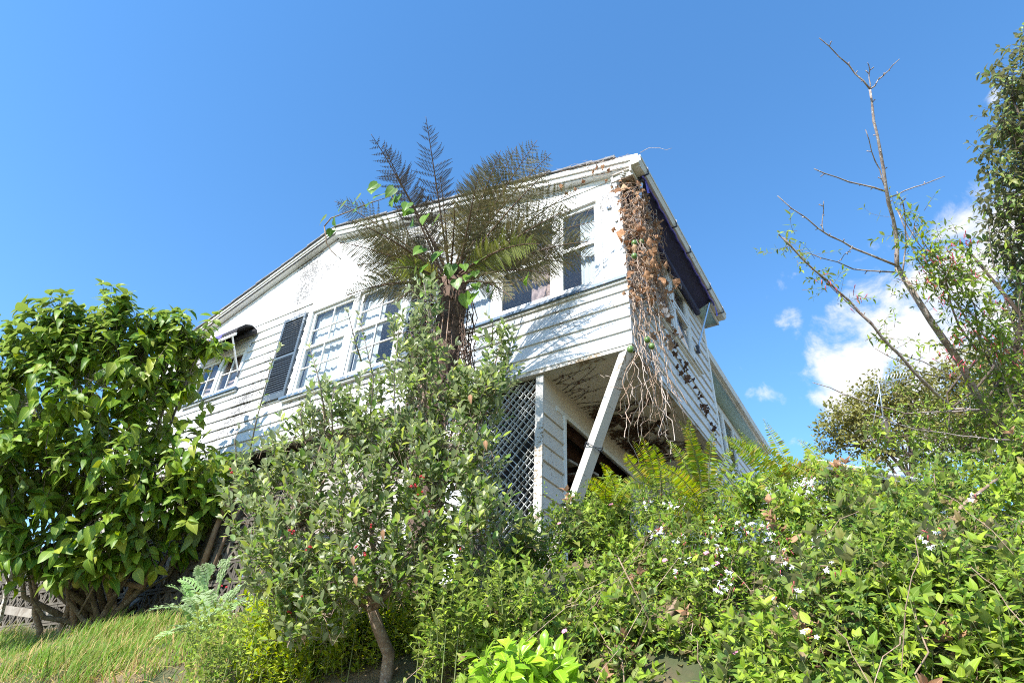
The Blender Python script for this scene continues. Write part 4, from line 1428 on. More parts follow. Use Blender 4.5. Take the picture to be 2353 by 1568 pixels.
    z2 = [(140, 800), (180, 890), (380, 660), (490, 590), (480, 690), (640, 590), (280, 700), (360, 730), (200, 800), (520, 560), (630, 660), (750, 740), (870, 790), (960, 810), (850, 1030), (970, 1060), (890, 1150), (890, 1230), (800, 1180),
          (1140, 1150), (1230, 1200), (1180, 1230), (1090, 1260), (1610, 1230), (1380, 1310), (1330, 1290), (890, 1340), (1230, 1290), (1150, 1360), (980, 1450), (1230, 1360), (770, 820), (740, 700), (660, 650), (560, 640), (1280, 1110), (1060, 1150), (1000, 1210)]
    HEART = (np.array([(0, 0.06, 0), (-.22, -.08, .03), (-.42, .10, .05), (-.44, .36, .05), (-.30, .66, 0), (0, 1.0, -.16), (.30, .66, 0), (.44, .36, .05), (.42, .10, .05), (.22, -.08, .03), (0, .38, -.03), (0, .68, -.06)]),
             [(0, 10, 2, 1), (10, 3, 2), (10, 11, 4, 3), (11, 5, 4), (11, 6, 5), (10, 7, 6, 11), (10, 8, 7), (0, 9, 8, 10)],
             [(.5, .05), (.3, 0), (.05, .1), (.03, .36), (.2, .66), (.5, 1), (.8, .66), (.97, .36), (.95, .1), (.7, 0), (.5, .38), (.5, .68)])
    L = Leaves()
    for (zx, zy) in z2:
        px, py = (1050 + zx / 2.139) * .672, (380 + zy / 2.139) * .672
        p = at(px, py - 10, D - 0.55 + r.uniform(-.15, .1))
        d = (V((r.uniform(-.5, .5), r.uniform(-.5, 0), -1)) + rv(r, .2))
        L.add(p, d, V((r.uniform(-.7, .7), -1, .35)) + rv(r, .3), r.uniform(.125, .20))
    L.build(Vn, [HEART], LM['heart'], 'leaf', 300)
    for chain in ([(745, 520), (760, 505), (800, 490), (850, 470), (900, 450), (950, 560), (1000, 620)], [(745, 520), (748, 560), (760, 582), (782, 592)],
                  [(1000, 620), (1010, 690), (1040, 760), (1020, 860), (1050, 960)], [(1030, 640), (1100, 650), (1180, 650), (1215, 640)], [(1035, 650), (1060, 730), (1075, 800)]):
        ps = [at(px, py, D - 0.5) for (px, py) in chain]
        limb(Vn, curve_pts(ps[0], ps[0], (0, 0, 0), 1)[:1] + [p + rv(r, .015) for p in ps[1:]], .008, .005, M['twig'], 'stem', 5)


tree_fern()


# ------------------------------------------------------------------ grey-leaved shrub in the middle
def feijoa():
    r = random.Random(31)
    base = at(885, 1575, 3.9)
    gz = ground_z(base.x, base.y)
    T = thing('feijoa_shrub', 'big grey-green shrub with oval leaves and red flowers in the middle foreground', 'shrub', (base.x, base.y, gz))
    lobes = [(600, 1080, 4.6, 55), (560, 1130, 4.5, 40), (690, 1040, 4.6, 70), (660, 1150, 4.4, 85), (580, 1200, 4.3, 55), (780, 1010, 4.6, 80), (800, 1120, 4.2, 95), (700, 1240, 4.1, 95),
             (610, 1290, 4.0, 70), (870, 1010, 4.6, 85), (930, 1090, 4.3, 95), (840, 1230, 4.0, 95), (960, 930, 4.8, 70), (950, 840, 5.0, 55), (940, 760, 5.1, 42), (985, 690, 5.2, 34), (1060, 1000, 4.6, 75), (990, 820, 4.9, 40), (1010, 900, 4.8, 48), (1110, 900, 4.7, 40), (960, 1020, 4.5, 55),
             (1080, 900, 4.8, 55), (1110, 950, 4.7, 48), (1140, 860, 4.9, 45), (1150, 790, 5.0, 32), (1010, 1170, 4.2, 95), (1090, 1080, 4.4, 65), (960, 1240, 4.0, 80), (1080, 1230, 4.0, 75), (700, 1340, 3.9, 75), (620, 1370, 3.8, 50),
             (790, 1330, 3.8, 60), (900, 1340, 3.8, 50), (1120, 1190, 4.1, 60), (740, 1410, 3.7, 60), (680, 1430, 3.7, 45), (740, 930, 4.6, 45), (840, 930, 4.7, 50)]
    L, S, tw = Leaves(), Leaves(), MB()
    fork = at(855, 1400, 3.9)
    trunk = [V((base.x, base.y, gz - .1)), base, at(893, 1500, 3.9), at(868, 1440, 3.9), fork]
    limb(T, trunk, .045, .034, M['barkfeijoa'], 'trunk', 10)
    hub = [at(780, 1330, 4.0), at(840, 1300, 4.1), at(930, 1300, 4.1), at(860, 1180, 4.3), at(700, 1200, 4.3), at(1000, 1150, 4.4)]
    for h in hub:
        limb(T, curve_pts(fork, h, rv(r, .05), 5, r, .02), .026, .014, M['barkfeijoa'], 'branch', 7)
    for i, (px, py, dp, rp) in enumerate(lobes):
        c = at(px, py, dp)
        h = min(hub, key=lambda q: (q - c).length)
        pts = curve_pts(h, c, rv(r, .05), 5, r, .02)
        limb(T, pts, .012, .005, M['barkfeijoa'], 'branch', 6)
        rad = rp * dp / FPX
        n = int(44 * (rad / 0.22) ** 2) + 6
        for k in range(n):
            o = in_ball(r); o = o.normalized() * (o.length ** .45)
            p = c + o * rad
            d = o * .55 + V((0, -.12, .75)) + rv(r, .3)
            st = p - d.normalized() * .07
            if r.random() < .5: tw.tube([c.lerp(st, .3), st], [.003, .0025], 3, False)
            tip = shoot(L, tw, st, d, r.uniform(.10, .18), r.randint(3, 5), r, .070, 'opposite', .75, .45, 0, .2, .0022, V((0, -.4, .8)), .05, .004)
            if r.random() < .36:
                for q in range(r.randint(4, 6)):
                    a = q * 1.6 + r.random(); dn = d.normalized(); pq = Matrix.Rotation(a, 3, dn) @ perp(dn, r)
                    S.add(tip, dn + pq * .38, pq * -.9 + dn * .3, r.uniform(.035, .06))
    # tall whips standing above the rest
    for (chain, dp) in (([(748, 960), (735, 880), (712, 800)], 4.4), ([(850, 960), (858, 870), (825, 725)], 4.5), ([(905, 1080), (908, 960), (905, 860), (915, 760)], 4.5), ([(990, 820), (985, 720), (972, 640)], 5.0),
                        ([(1130, 800), (1132, 740), (1120, 725)], 5.0), ([(700, 1010), (690, 950), (700, 930)], 4.4), ([(830, 830), (815, 780), (800, 720)], 4.6), ([(765, 1000), (760, 930), (770, 890)], 4.3), ([(545, 1080), (540, 1010), (548, 985)], 4.6), ([(560, 1100), (590, 960), (625, 830), (640, 800)], 4.9)):
        ps = [at(x, y, dp) for (x, y) in chain]
        limb(T, ps, .007, .003, M['barkpale'], 'stem', 5)
        for a, b in zip(ps, ps[1:]):
            m = max(2, int((b - a).length / .035))
            for i in range(m):
                if r.random() < .35: continue
                p = a.lerp(b, i / m); dn = (b - a).normalized(); pq = perp(dn, r)
                for s_ in (1, -1):
                    L.add(p, pq * s_ * .8 + dn * .6 + rv(r, .12), dn + V((0, -.5, .4)), r.uniform(.04, .065))
        dn = (ps[-1] - ps[-2]).normalized()
        for q in range(6):
            pq = perp(dn, r); S.add(ps[-1], dn + pq * .5, pq * -.8 + dn * .4, r.uniform(.04, .06))
    tw.build('twigs', M['barkfeijoa'], T, kind='stuff')
    L.build(T, OVAL, LM['feijoa'], 'leaf', 300, 5)
    S.build(T, OVAL, LM['silver'], 'young_leaf', 120, 6)
    fl = MB()
    for q in range(14):
        dd = (V((0, 0, 1)) + rv(r, .4)).normalized() * .018
        fl.tube([(0, 0, 0), dd], [.0012, .0016], 3)
    for q in range(4):
        fl.ball((.009 * math.cos(q * 1.57), .009 * math.sin(q * 1.57), 0.001), .007, 6, 4, (1, 1, .6))
    fme = fl.mesh('flower', M['red'])
    z6 = [(130, 465), (280, 490), (1130, 490), (1270, 565), (1160, 665), (1325, 685), (850, 755), (940, 790), (540, 870), (740, 858), (780, 865), (620, 965), (1330, 880), (1215, 1075), (500, 1135), (470, 1185), (440, 1200), (1000, 1205), (100, 1065), (840, 990), (1085, 540), (915, 510), (455, 790), (580, 660), (1120, 590), (250, 915), (820, 900)]
    for (zx, zy) in z6[::2]:
        px, py = (700 + zx / 1.5175) * .672, (1300 + zy / 1.5175) * .672
        for q in range(r.randint(1, 3)):
            p = at(px + r.uniform(-7, 7), py + r.uniform(-7, 7), r.uniform(3.55, 3.75))
            link('flower', fme, T, Matrix.Translation(p) @ Matrix.Rotation(r.uniform(-.6, .6), 4, 'X') @ Matrix.Scale(r.uniform(.45, .7), 4))
    for (px, py) in ((818, 1345), (812, 1300), (880, 1240), (1115, 1035), (700, 1480), (1080, 930)):
        Ld = Leaves(); Ld.add(at(px, py - 25, 3.6), V((.1, 0, -1)), V((.3, -1, .1)), .06); Ld.build(T, OVATE, LM['dry'], 'dry_leaf', 5)


feijoa()


# ------------------------------------------------------------------ the overgrown bank on the right
def bank_pt(x, v, r=None):
    """a point of the bank's leafy surface: v = 0 at its foot, 1 at its crest"""
    wob = 0.10 * math.sin(x * 2.3 + v * 4) + 0.08 * math.sin(x * 5.1 - v * 9) + 0.05 * math.sin(x * 11.3 + v * 13)
    y = 2.2 + 2.6 * v ** 1.05 - 0.10 * x * (1 - v)
    z = v * (0.04 * max(0.0, min(1.0, (-0.9 - x) / .7)) + 0.26 * max(0.0, min(1.0, (-1.85 - x) / .3))) - 0.55 + (2.38 + 0.06 * math.sin(x * 3.0)) * v ** 0.78
    out = V((0, -0.75, 0.65)).normalized()
    return V((x, y, z)) + out * wob


def bank():
    r = random.Random(77)
    out = V((0, -.75, .65)).normalized()
    # lantana thickets: several plants side by side
    xs_ = [(-2.75, -1.75, 'lantana thicket with pink flowers beneath the timber prop', 1), (-1.75, -0.85, 'lantana thicket with scattered pink flowers right of the bright citrus bush', 2),
           (-0.85, 0.0, 'leafy lantana thicket on the slope below the sword ferns', 3), (0.0, 0.9, 'lantana thicket with bronze-tinged leaves crossed by a thick bare branch', 4), (0.9, 2.2, 'lantana thicket at the right edge of the slope', 5)]
    fm = MB()
    for q in range(16):
        a = 2.4 * q; rr_ = .016 * math.sqrt(q / 16)
        fm.ball((rr_ * math.cos(a), rr_ * math.sin(a), .008 - rr_ * .3), .0052, 5, 3)
    head = {k: fm.mesh('flower_head', M[k]) for k in ('pink', 'yellow')}
    pinks = [(800, 855), (900, 590), (155, 400), (205, 865), (400, 310), (655, 575), (1735, 75), (1250, 1015), (990, 1010), (140, 380), (180, 910), (850, 540), (1330, 910)]
    for (x0, x1, lab, sd) in xs_:
        rr_ = random.Random(sd * 13)
        L, Pp, Dk, Dr, tw = Leaves(), Leaves(), Leaves(), Leaves(), MB()
        xm = (x0 + x1) / 2
        foot = V((xm, 3.3, ground_z(xm, 3.3)))
        T = thing('lantana_shrub', lab, 'shrub', foot, 'lantana thickets on the bank')
        for k in range(int(225 * (x1 - x0))):
            # one sprig: a stem that forks into a handful of leafy shoots
            v = rr_.random() if k % 3 else .08 + rr_.random() * .38
            x = rr_.uniform(x0, x1)
            if x < -1.45 and v < (-1.45 - x) * .55 - .12: continue
            if -1.95 < x < -.35 and v > .84 and rr_.random() < .6: continue
            c_ = bank_pt(x, v) - out * (.16 + .16 * rr_.random())
            if c_.dot(FWD) < 2.15: continue
            lean = out * .5 + V((0, 0, .55)) + rv(rr_, .38)
            big = rr_.uniform(.058, .105)
            purple = rr_.random() < (.12 if x < .2 else .26)
            odd = rr_.random()
            if odd < .14: big = rr_.uniform(.09, .125)
            for q in range(rr_.randint(4, 7) if odd > .04 else 2):
                d = lean + rv(rr_, .34)
                shoot(Dr if odd < .04 else Dk if odd < .14 else Pp if purple and q % 2 else L, tw, c_ + rv(rr_, .035), d, rr_.uniform(.14, .30), rr_.randint(4, 6), rr_, big * rr_.uniform(.8, 1.1), 'opposite', .85, .35, 3, .25, .003, V((0, -.5, .8)), .10, .005, .30)
        for k in range(int(7 * (x1 - x0))):
            x = rr_.uniform(x0, x1); v = rr_.uniform(.1, .95)
            a = bank_pt(x, v) - out * .08
            b = bank_pt(x + rr_.uniform(-.5, .5), min(1, max(0, v + rr_.uniform(-.25, .25)))) + out * rr_.uniform(-.04, .050)
            limb(T, curve_pts(a, b, rv(rr_, .05), 7, rr_, .022), .004, .0025, M['twig'], 'stem', 5)
        limb(T, curve_pts(foot - V((0, 0, .1)), bank_pt(xm, .75) - out * .2, (.1, 0, .1), 6, rr_, .03), .025, .01, M['twig'], 'trunk', 7)
        tw.build('twigs', M['greenstem'], T, kind='stuff')
        L.build(T, OVATE, LM['lantana'], 'leaf', 240, sd)
        Dk.build(T, OVATE, LM['evergreen'], 'dark_leaf', 60, sd)
        Dr.build(T, OVATE, LM['dry'], 'dry_leaf', 40, sd)
        Pp.build(T, OVATE, LM['lantana_purple'], 'bronze_leaf', 80, sd)
        for (zx, zy) in pinks:
            px, py = (1800 + zx / 1.384) * .672, (1500 + zy / 1.384) * .672
            best = min(((V(scr(bank_pt(xx * .08, vv * .04))[:2] + (0,)) - V((px, py, 0))).length, xx, vv) for xx in range(int(x0 / .08), int(x1 / .08) + 1) for vv in range(0, 26))
            if best[0] < 25:
                p = bank_pt(best[1] * .08, best[2] * .04) + out * .10
                z = p.dot(FWD)
                link('flower_head', head['yellow' if rr_.random() < .2 else 'pink'], T, Matrix.Translation(at(px, py, z)) @ Matrix.Rotation(.8, 4, 'X'))
    # jasmine runs all through it
    J = thing('jasmine_vine', 'white-flowering jasmine scrambling over the bank on the right', 'vine', (-.6, 3.6, ground_z(-.6, 3.6)))
    L, tw = Leaves(), MB()
    for k in range(4600):
        v = r.random() ** .9
        x = r.uniform(-2.7, 2.1)
        if x < -1.45 and v < (-1.45 - x) * .55 - .12: continue
        p = bank_pt(x, v) - out * (r.random() * .30 + .02)
        d = out * .5 + rv(r, .6) + V((0, 0, -.1))
        shoot(L, None if k % 3 else tw, p, d, r.uniform(.10, .20), r.randint(4, 6), r, r.uniform(.030, .046), 'opposite', .8, .3, 1, .3, .0016, V((0, -.5, .7)), .1, .003)
    for k in range(36):
        x = r.uniform(-2.5, 2.0); v = r.uniform(.1, 1)
        a = bank_pt(x, v); b = bank_pt(x + r.uniform(-.4, .4), max(0, v - r.uniform(.1, .4))) + out * r.uniform(0, .10)
        limb(J, curve_pts(a, b, out * r.uniform(.02, .10), 7, r, .012), .0022, .0018, M['twig' if k % 3 else 'deadstem'], 'stem', 4)
    tw.build('twigs', M['twig'], J, kind='stuff')
    L.build(J, LANCE, LM['jasmine'], 'leaflet', 300, 9)
    fl = MB()
    for q in range(5):
        a = q * 2 * math.pi / 5
        c_, s_ = math.cos(a), math.sin(a)
        pr_ = [(.001, 0, 0), (.008, .0035, .001), (.013, 0, -.001), (.008, -.0035, .001)]
        fl.add([(x * c_ - y * s_, x * s_ + y * c_, z) for (x, y, z) in pr_], [(0, 1, 2, 3)])
    fl.tube([(0, 0, 0), (0, 0, -.016)], [.0016, .0012], 4)
    fme = fl.mesh('flower', M['petal'])
    bm_ = MB(); bm_.tube([(0, 0, 0), (0, 0, .012), (0, 0, .02), (0, 0, .026)], [.0012, .0016, .0028, .0008], 5)
    bme = bm_.mesh('bud', M['bud'])
    z7 = [(880, 180), (1330, 205), (1345, 225), (740, 290), (700, 325), (630, 420), (620, 435), (580, 310), (880, 420), (1040, 410), (1110, 420), (1130, 440), (860, 480), (1400, 485), (1375, 480), (1890, 485), (1940, 460), (1190, 570), (940, 700), (915, 705), (1180, 650), (940, 540), (770, 570), (700, 490), (1260, 590), (1330, 910), (900, 440), (560, 290), (850, 620), (1290, 715), (1180, 510), (1420, 620), (670, 300), (710, 645), (1200, 760), (960, 630), (610, 450), (2120, 265), (1010, 405), (730, 470)]
    rows_ = [(xx * .08, vv * .04) for xx in range(-34, 27) for vv in range(0, 26)]
    sc_ = [(scr(bank_pt(*q)), q) for q in rows_]
    for (zx, zy) in z7:
        px, py = (1800 + zx / 1.384) * .672, (1500 + zy / 1.384) * .672
        s, q = min(sc_, key=lambda e: (e[0][0] - px) ** 2 + (e[0][1] - py) ** 2)
        p0 = at(px, py, s[2] - .10)
        for k in range(r.randint(3, 6)):
            p = p0 + rv(r, .020)
            nd = (out + rv(r, .5)).normalized()
            link('flower', fme, J, Matrix.Translation(p) @ nd.to_track_quat('Z', 'Y').to_matrix().to_4x4() @ Matrix.Scale(r.uniform(.85, 1.2), 4))
        for k in range(2):
            p = p0 + rv(r, .03)
            link('bud', bme, J, Matrix.Translation(p) @ (V((0, -.3, 1)) + rv(r, .5)).to_track_quat('Z', 'Y').to_matrix().to_4x4())
    # dead branch that lies across the thicket
    B = thing('fallen_branch', 'thick bare brown branch leaning across the thicket at lower right', 'branch', at(1985, 1510, 3.2))
    main = [at(x, y, d) for (x, y, d) in ((1960, 1530, 3.2), (2030, 1420, 3.15), (2100, 1330, 3.1), (2170, 1230, 3.1), (2210, 1160, 3.15), (2290, 1100, 3.3))]
    limb(B, main, .014, .008, M['twig'], 'stem', 8)
    limb(B, [at(2180, 1330, 3.05), at(2220, 1300, 3.0), at(2280, 1290, 3.0), at(2360, 1293, 3.0)], .007, .006, M['bark'], 'stem', 6)
    limb(B, [at(2130, 1350, 3.1), at(1990, 1320, 3.1), at(1900, 1300, 3.15), at(1780, 1290, 3.2)], .007, .004, M['twig'], 'stem', 6)
    limb(B, [at(1450, 1520, 3.1), at(1490, 1420, 3.1), at(1420, 1280, 3.1)], .004, .003, M['deadstem'], 'stem', 5)


bank()


# ------------------------------------------------------------------ sword ferns on the crest
def sword_fern(tips, root, label, seed, width=.045):
    r = random.Random(seed)
    T = thing('sword_fern', label, 'fern', root, 'sword ferns on the crest of the bank')
    for (tx, ty, td) in tips:
        tip = at(tx, ty, td)
        b = V(root) + rv(r, .03)
        ctrl = b.lerp(tip, .55) + V((0, 0, .16 * (tip - b).length)) + rv(r, .06)
        N = int((tip - b).length / .021) + 8
        ps = [b * (1 - t_) ** 2 + ctrl * 2 * t_ * (1 - t_) + tip * t_ * t_ for t_ in [i / N for i in range(N + 1)]]
        st = MB(); st.tube(ps, [.0042 * (1 - .6 * i / N) for i in range(N + 1)], 4)
        f = st.build('frond', M['greenstem'], T)
        L = Leaves()
        view = (V((0, 0, 0)) - b).normalized()
        yaw = r.uniform(-.35, .35)
        for i in range(int(N * .12), N):
            t_ = i / N
            d = (ps[i + 1] - ps[i - 1]).normalized() if i < N else (ps[i] - ps[i - 1]).normalized()
            side = Matrix.Rotation(yaw, 3, d) @ d.cross(view).normalized()
            w = width * (1.0 if t_ < .55 else max(.12, (1 - t_) / .45) ** .75) * min(1, .45 + t_ * 2.0)
            for s_ in (-1, 1):
                L.add(ps[i], side * s_ + d * .25 + rv(r, .09) + V((0, 0, -.15)), side.cross(d) * 1.0 + rv(r, .35), w * r.uniform(.92, 1.06))
        P, X, D, Z, S = L.frames()
        tv, tf, tuv = LANCE2
        vs_ = (tv[None, :, 0:1] * X[:, None] + tv[None, :, 1:2] * D[:, None] + tv[None, :, 2:3] * Z[:, None]) * S[:, None, None] + P[:, None]
        nv = len(tv)
        fs_ = [tuple(k + q * nv for k in fc) for q in range(len(P)) for fc in tf]
        me = mesh_from_template('leaflets', (vs_.reshape(-1, 3), fs_, list(tuv) * len(P)), LM['swordfern'])
        link('leaflets', me, f)


LANCE2 = leaf_shape(.24, .05, .10, 2, 0, .6, .35)


def ferns():
    def root(x, v): return bank_pt(x, v) - V((0, 0, .12))
    r = random.Random(3)
    def extra(l, n, w=70, h=70):
        """shorter fronds round the tall ones"""
        out_ = list(l)
        for k in range(n):
            b = l[r.randrange(len(l))]
            out_.append((b[0] + r.uniform(-w, w), b[1] + r.uniform(10, h), b[2] + r.uniform(-.35, .15)))
        return out_
    sword_fern(extra([(1582, 958, 4.6), (1560, 965, 4.55), (1640, 990, 4.6), (1500, 1060, 4.3), (1690, 1010, 4.6), (1530, 1010, 4.7)], 2), root(-1.22, .93), 'upright sword fern with paired tall fronds under the house soffit', 1, .066)
    sword_fern(extra([(1752, 960, 4.6), (1695, 985, 4.6), (1665, 1000, 4.5), (1780, 1040, 4.5), (1730, 1010, 4.4), (1840, 1060, 4.4)], 3), root(-.60, .95), 'tallest cluster of sword fern fronds on the crest right of the soffit', 2, .066)
    sword_fern(extra([(1378, 1062, 4.5), (1350, 1100, 4.4), (1330, 1120, 4.3), (1420, 1090, 4.5)], 1, 40, 50), root(-1.92, .93), 'small sword fern just right of the timber prop', 3, .056)
    sword_fern(extra([(1468, 1000, 4.7), (1440, 1040, 4.5), (1500, 1020, 4.6), (1410, 1150, 4.1)], 1, 40), root(-1.55, .94), 'sword fern between the timber prop and the paired tall fronds', 4, .06)
    sword_fern(extra([(1850, 1180, 4.0), (1800, 1190, 4.0), (1900, 1175, 4.0), (1780, 1080, 4.4), (1700, 1160, 4.1), (1650, 1140, 4.2)], 2, 60, 50), root(-.70, .82), 'sword fern with fronds arching downhill over the jasmine', 5, .06)
    sword_fern(extra([(1950, 1060, 4.5), (1925, 1100, 4.3), (2020, 1085, 4.4), (1890, 1050, 4.5), (2060, 1100, 4.2), (1990, 1030, 4.8)], 3, 60, 50), root(-.15, .93), 'sword fern in front of the neighbour roof edge', 6, .058)
    sword_fern(extra([(1620, 1180, 4.0), (1560, 1150, 4.1), (1480, 1190, 3.9), (1540, 1100, 4.3)], 2, 60, 40), root(-1.15, .82), 'low sword fern with short fronds beneath the paired tall fronds', 7, .046)
    sword_fern(extra([(1830, 1010, 4.6), (1860, 1040, 4.5), (1800, 1050, 4.5), (1900, 1070, 4.3)], 3, 50, 50), root(-.38, .95), 'sword fern filling the crest between the tallest cluster and the neighbour roof', 8, .058)


ferns()


# ------------------------------------------------------------------ citrus seedlings in the foreground
def citrus(label, root_px, depth, lobes, mat, seed, size):
    r = random.Random(seed)
    b = at(root_px[0], root_px[1], depth)
    gz = min(ground_z(b.x, b.y), b.z - .1)
    T = thing('citrus_bush', label, 'bush', (b.x, b.y, gz), 'citrus bushes in the foreground')
    limb(T, [V((b.x, b.y, gz)), b], .012, .009, M['greenstem'], 'trunk', 7)
    L, tw = Leaves(), MB()
    for (px, py, dp, n) in lobes:
        c = at(px, py, dp)
        limb(T, curve_pts(b, c, rv(r, .02), 4), .006, .004, M['greenstem'], 'branch', 5)
        for k in range(n):
            shoot(L, tw, c + rv(r, .02), V((0, -.2, .55)) + rv(r, .55), r.uniform(.08, .16), r.randint(4, 6), r, size, 'spiral', .85, .35, 1, .2, .003, V((0, -.5, .8)), .12, .008)
    tw.build('twigs', M['greenstem'], T, kind='stuff')
    L.build(T, CITR, mat, 'leaf', 300, seed)


citrus('bright glossy citrus bush at the bottom centre of the foreground', (1230, 1720), 2.6,
       [(1220, 1570, 2.6, 9), (1160, 1590, 2.55, 8), (1280, 1580, 2.6, 8), (1240, 1620, 2.5, 9), (1320, 1610, 2.6, 6), (1130, 1640, 2.5, 6), (1210, 1560, 2.65, 4)], LM['citrus'], 3, .105)
citrus('yellow-leaved citrus bush in the bottom right corner', (2290, 1680), 2.3,
       [(2230, 1550, 2.4, 3), (2250, 1630, 2.3, 4), (2330, 1600, 2.3, 4), (2190, 1620, 2.35, 3), (2340, 1660, 2.2, 4)], LM['citrus2'], 4, .095)


# ------------------------------------------------------------------ bare tree on the right
def bare_tree():
    r = random.Random(8)
    D = 5.6
    base = at(2420, 1110, D)
    gz = ground_z(base.x, base.y)
    T = thing('bare_tree', 'nearly leafless tree with long bare twigs reaching over the sky at right', 'tree', (base.x + .25, base.y, gz))
    def P(l, dz=0.0): return [at(x, y, D + dz + 0.05 * math.sin(i * 1.9)) for i, (x, y) in enumerate(l)]
    def seg(l, r0, r1, name='branch', dz=0.0, spur=True, mat='barkpale'):
        ps = P(l, dz)
        # subdivide with a little crookedness
        out = [ps[0]]
        for a, b in zip(ps, ps[1:]):
            for k in (1, 2, 3):
                out.append(a.lerp(b, k / 3) + (rv(r, .006) if k < 3 else V((0, 0, 0))))
        n = len(out)
        mb = MB(); mb.tube(out, [.82 * (r0 + (r1 - r0) * i / (n - 1)) * (1 + .10 * math.sin(i * 2.7)) for i in range(n)], 8)
        if spur:
            for i in range(1, n - 1):
                if r.random() < .75:
                    d = (out[i + 1] - out[i]).normalized()
                    q = (perp(d, r) + d * .5).normalized()
                    ln = r.uniform(.018, .045)
                    mb.tube([out[i], out[i] + q * ln * .6, out[i] + q * ln], [.0045, .004, .0055], 5)
        mb.build(name, M[mat], T)
        return out
    trunk = [V((base.x + .25, base.y, gz - .1)), V((base.x + .15, base.y, (gz + base.z) / 2)), base] + P([(2352, 1032), (2262, 945), (2210, 840), (2140, 740), (2060, 612)])
    mb = MB(); mb.tube(trunk, [.07, .064, .054, .044, .036, .031, .028, .024], 10); mb.build('trunk', M['barkpale'], T)
    seg([(2060, 612), (2058, 540), (2035, 430), (2015, 310), (1998, 205)], .024, .012)
    seg([(1998, 205), (1950, 150), (1882, 88)], .010, .005)
    seg([(1998, 205), (2028, 175), (2066, 136)], .008, .004)
    seg([(1998, 205), (1996, 170), (1993, 145)], .007, .004)
    seg([(2035, 440), (1950, 418), (1870, 388)], .010, .005)
    seg([(2035, 435), (2010, 370), (1988, 298)], .009, .004)
    seg([(2040, 455), (2100, 430), (2170, 405)], .008, .004)
    seg([(2055, 608), (1960, 570), (1880, 525), (1786, 450)], .013, .005)
    seg([(1892, 532), (1890, 495), (1892, 462)], .006, .004, spur=True)
    seg([(2055, 625), (1960, 618), (1850, 578)], .009, .004)
    seg([(1925, 600), (1945, 580), (1958, 570)], .005, .003)
    seg([(2072, 630), (2082, 560), (2075, 470), (2060, 440)], .010, .005, dz=.15)
    seg([(2082, 570), (2100, 520), (2112, 490)], .006, .003, dz=.1)
    seg([(2262, 945), (2190, 940), (2100, 855), (2000, 740), (1950, 690), (1870, 620), (1788, 538)], .022, .007, dz=-.1)
    seg([(2250, 940), (2080, 950), (1980, 920), (1866, 878)], .010, .004, dz=-.2)
    seg([(2180, 870), (2100, 850), (2010, 800)], .007, .003, dz=.1)
    seg([(2352, 985), (2300, 860), (2200, 700), (2110, 600), (2060, 480)], .016, .006, dz=.3)
    seg([(2352, 900), (2290, 830), (2230, 720), (2160, 640)], .012, .005, dz=.4)
    seg([(2300, 950), (2220, 880), (2120, 830), (2040, 800)], .008, .004, dz=-.1)
    seg([(2330, 1010), (2200, 1000), (2100, 985), (2000, 950)], .008, .004, dz=-.3)
    seg([(2345, 800), (2280, 600), (2272, 520)], .008, .004, dz=.3)
    # the jasmine that climbs in it
    J = thing('climbing_jasmine', 'jasmine with pink-red buds twining up the bare tree at right', 'vine', (base.x, base.y - .1, gz))
    L, tw = Leaves(), MB()
    paths = [([(1800, 545), (1850, 600), (1920, 670), (2000, 745), (2060, 810), (2120, 880)], 18), ([(2060, 480), (2110, 560), (2160, 620), (2200, 660), (2260, 720), (2330, 800)], 34), ([(2100, 520), (2130, 570), (2170, 610), (2180, 700)], 20),
             ([(2060, 640), (2120, 660), (2200, 640), (2270, 620)], 20), ([(2180, 800), (2260, 820), (2340, 790)], 22), ([(2200, 700), (2280, 760), (2350, 730)], 24), ([(2050, 900), (2150, 940), (2250, 960), (2340, 930)], 26), ([(2100, 980), (2200, 1000), (2330, 960)], 30), ([(2280, 880), (2340, 860)], 16), ([(1990, 1010), (2080, 1000), (2160, 1010)], 22)]
    bme = MB(); bme.tube([(0, 0, 0), (0, 0, .02), (0, 0, .034), (0, 0, .044)], [.0014, .002, .0035, .001], 5); bme = bme.mesh('bud', M['bud'])
    for (l, n) in paths:
        ps = [at(x, y, D - .08) for (x, y) in l]
        limb(J, curve_pts(ps[0], ps[0], (0, 0, 0), 1)[:1] + ps, .004, .004, M['twig'], 'stem', 5)
        for k in range(n * 2):
            i = r.randrange(len(ps) - 1)
            p = ps[i].lerp(ps[i + 1], r.random()) + rv(r, .07)
            shoot(L, tw, p, rv(r, .6) + V((0, -.2, .15)), r.uniform(.12, .25), r.randint(3, 5), r, r.uniform(.05, .085), 'opposite', .7, .4, 1, .4, .002, V((0, -.4, .8)), .25, .004)
    for (px, py) in ((2150, 600), (2185, 605), (2205, 590), (2230, 560), (2285, 800), (2210, 850), (2230, 640), (2160, 700), (2240, 760), (1900, 650), (1965, 690), (2330, 830), (2120, 640), (2180, 830), (2300, 700), (2200, 780)):
        for k in range(9):
            p = at(px, py, D - .25) + rv(r, .05)
            link('bud', bme, J, Matrix.Translation(p) @ (V((0, -.3, .8)) + rv(r, .5)).to_track_quat('Z', 'Y').to_matrix().to_4x4() @ Matrix.Scale(1.3, 4))
    tw.build('twigs', M['twig'], J, kind='stuff')
    L.build(J, LANCE, LM['lantana'], 'leaflet', 300, 4)


bare_tree()


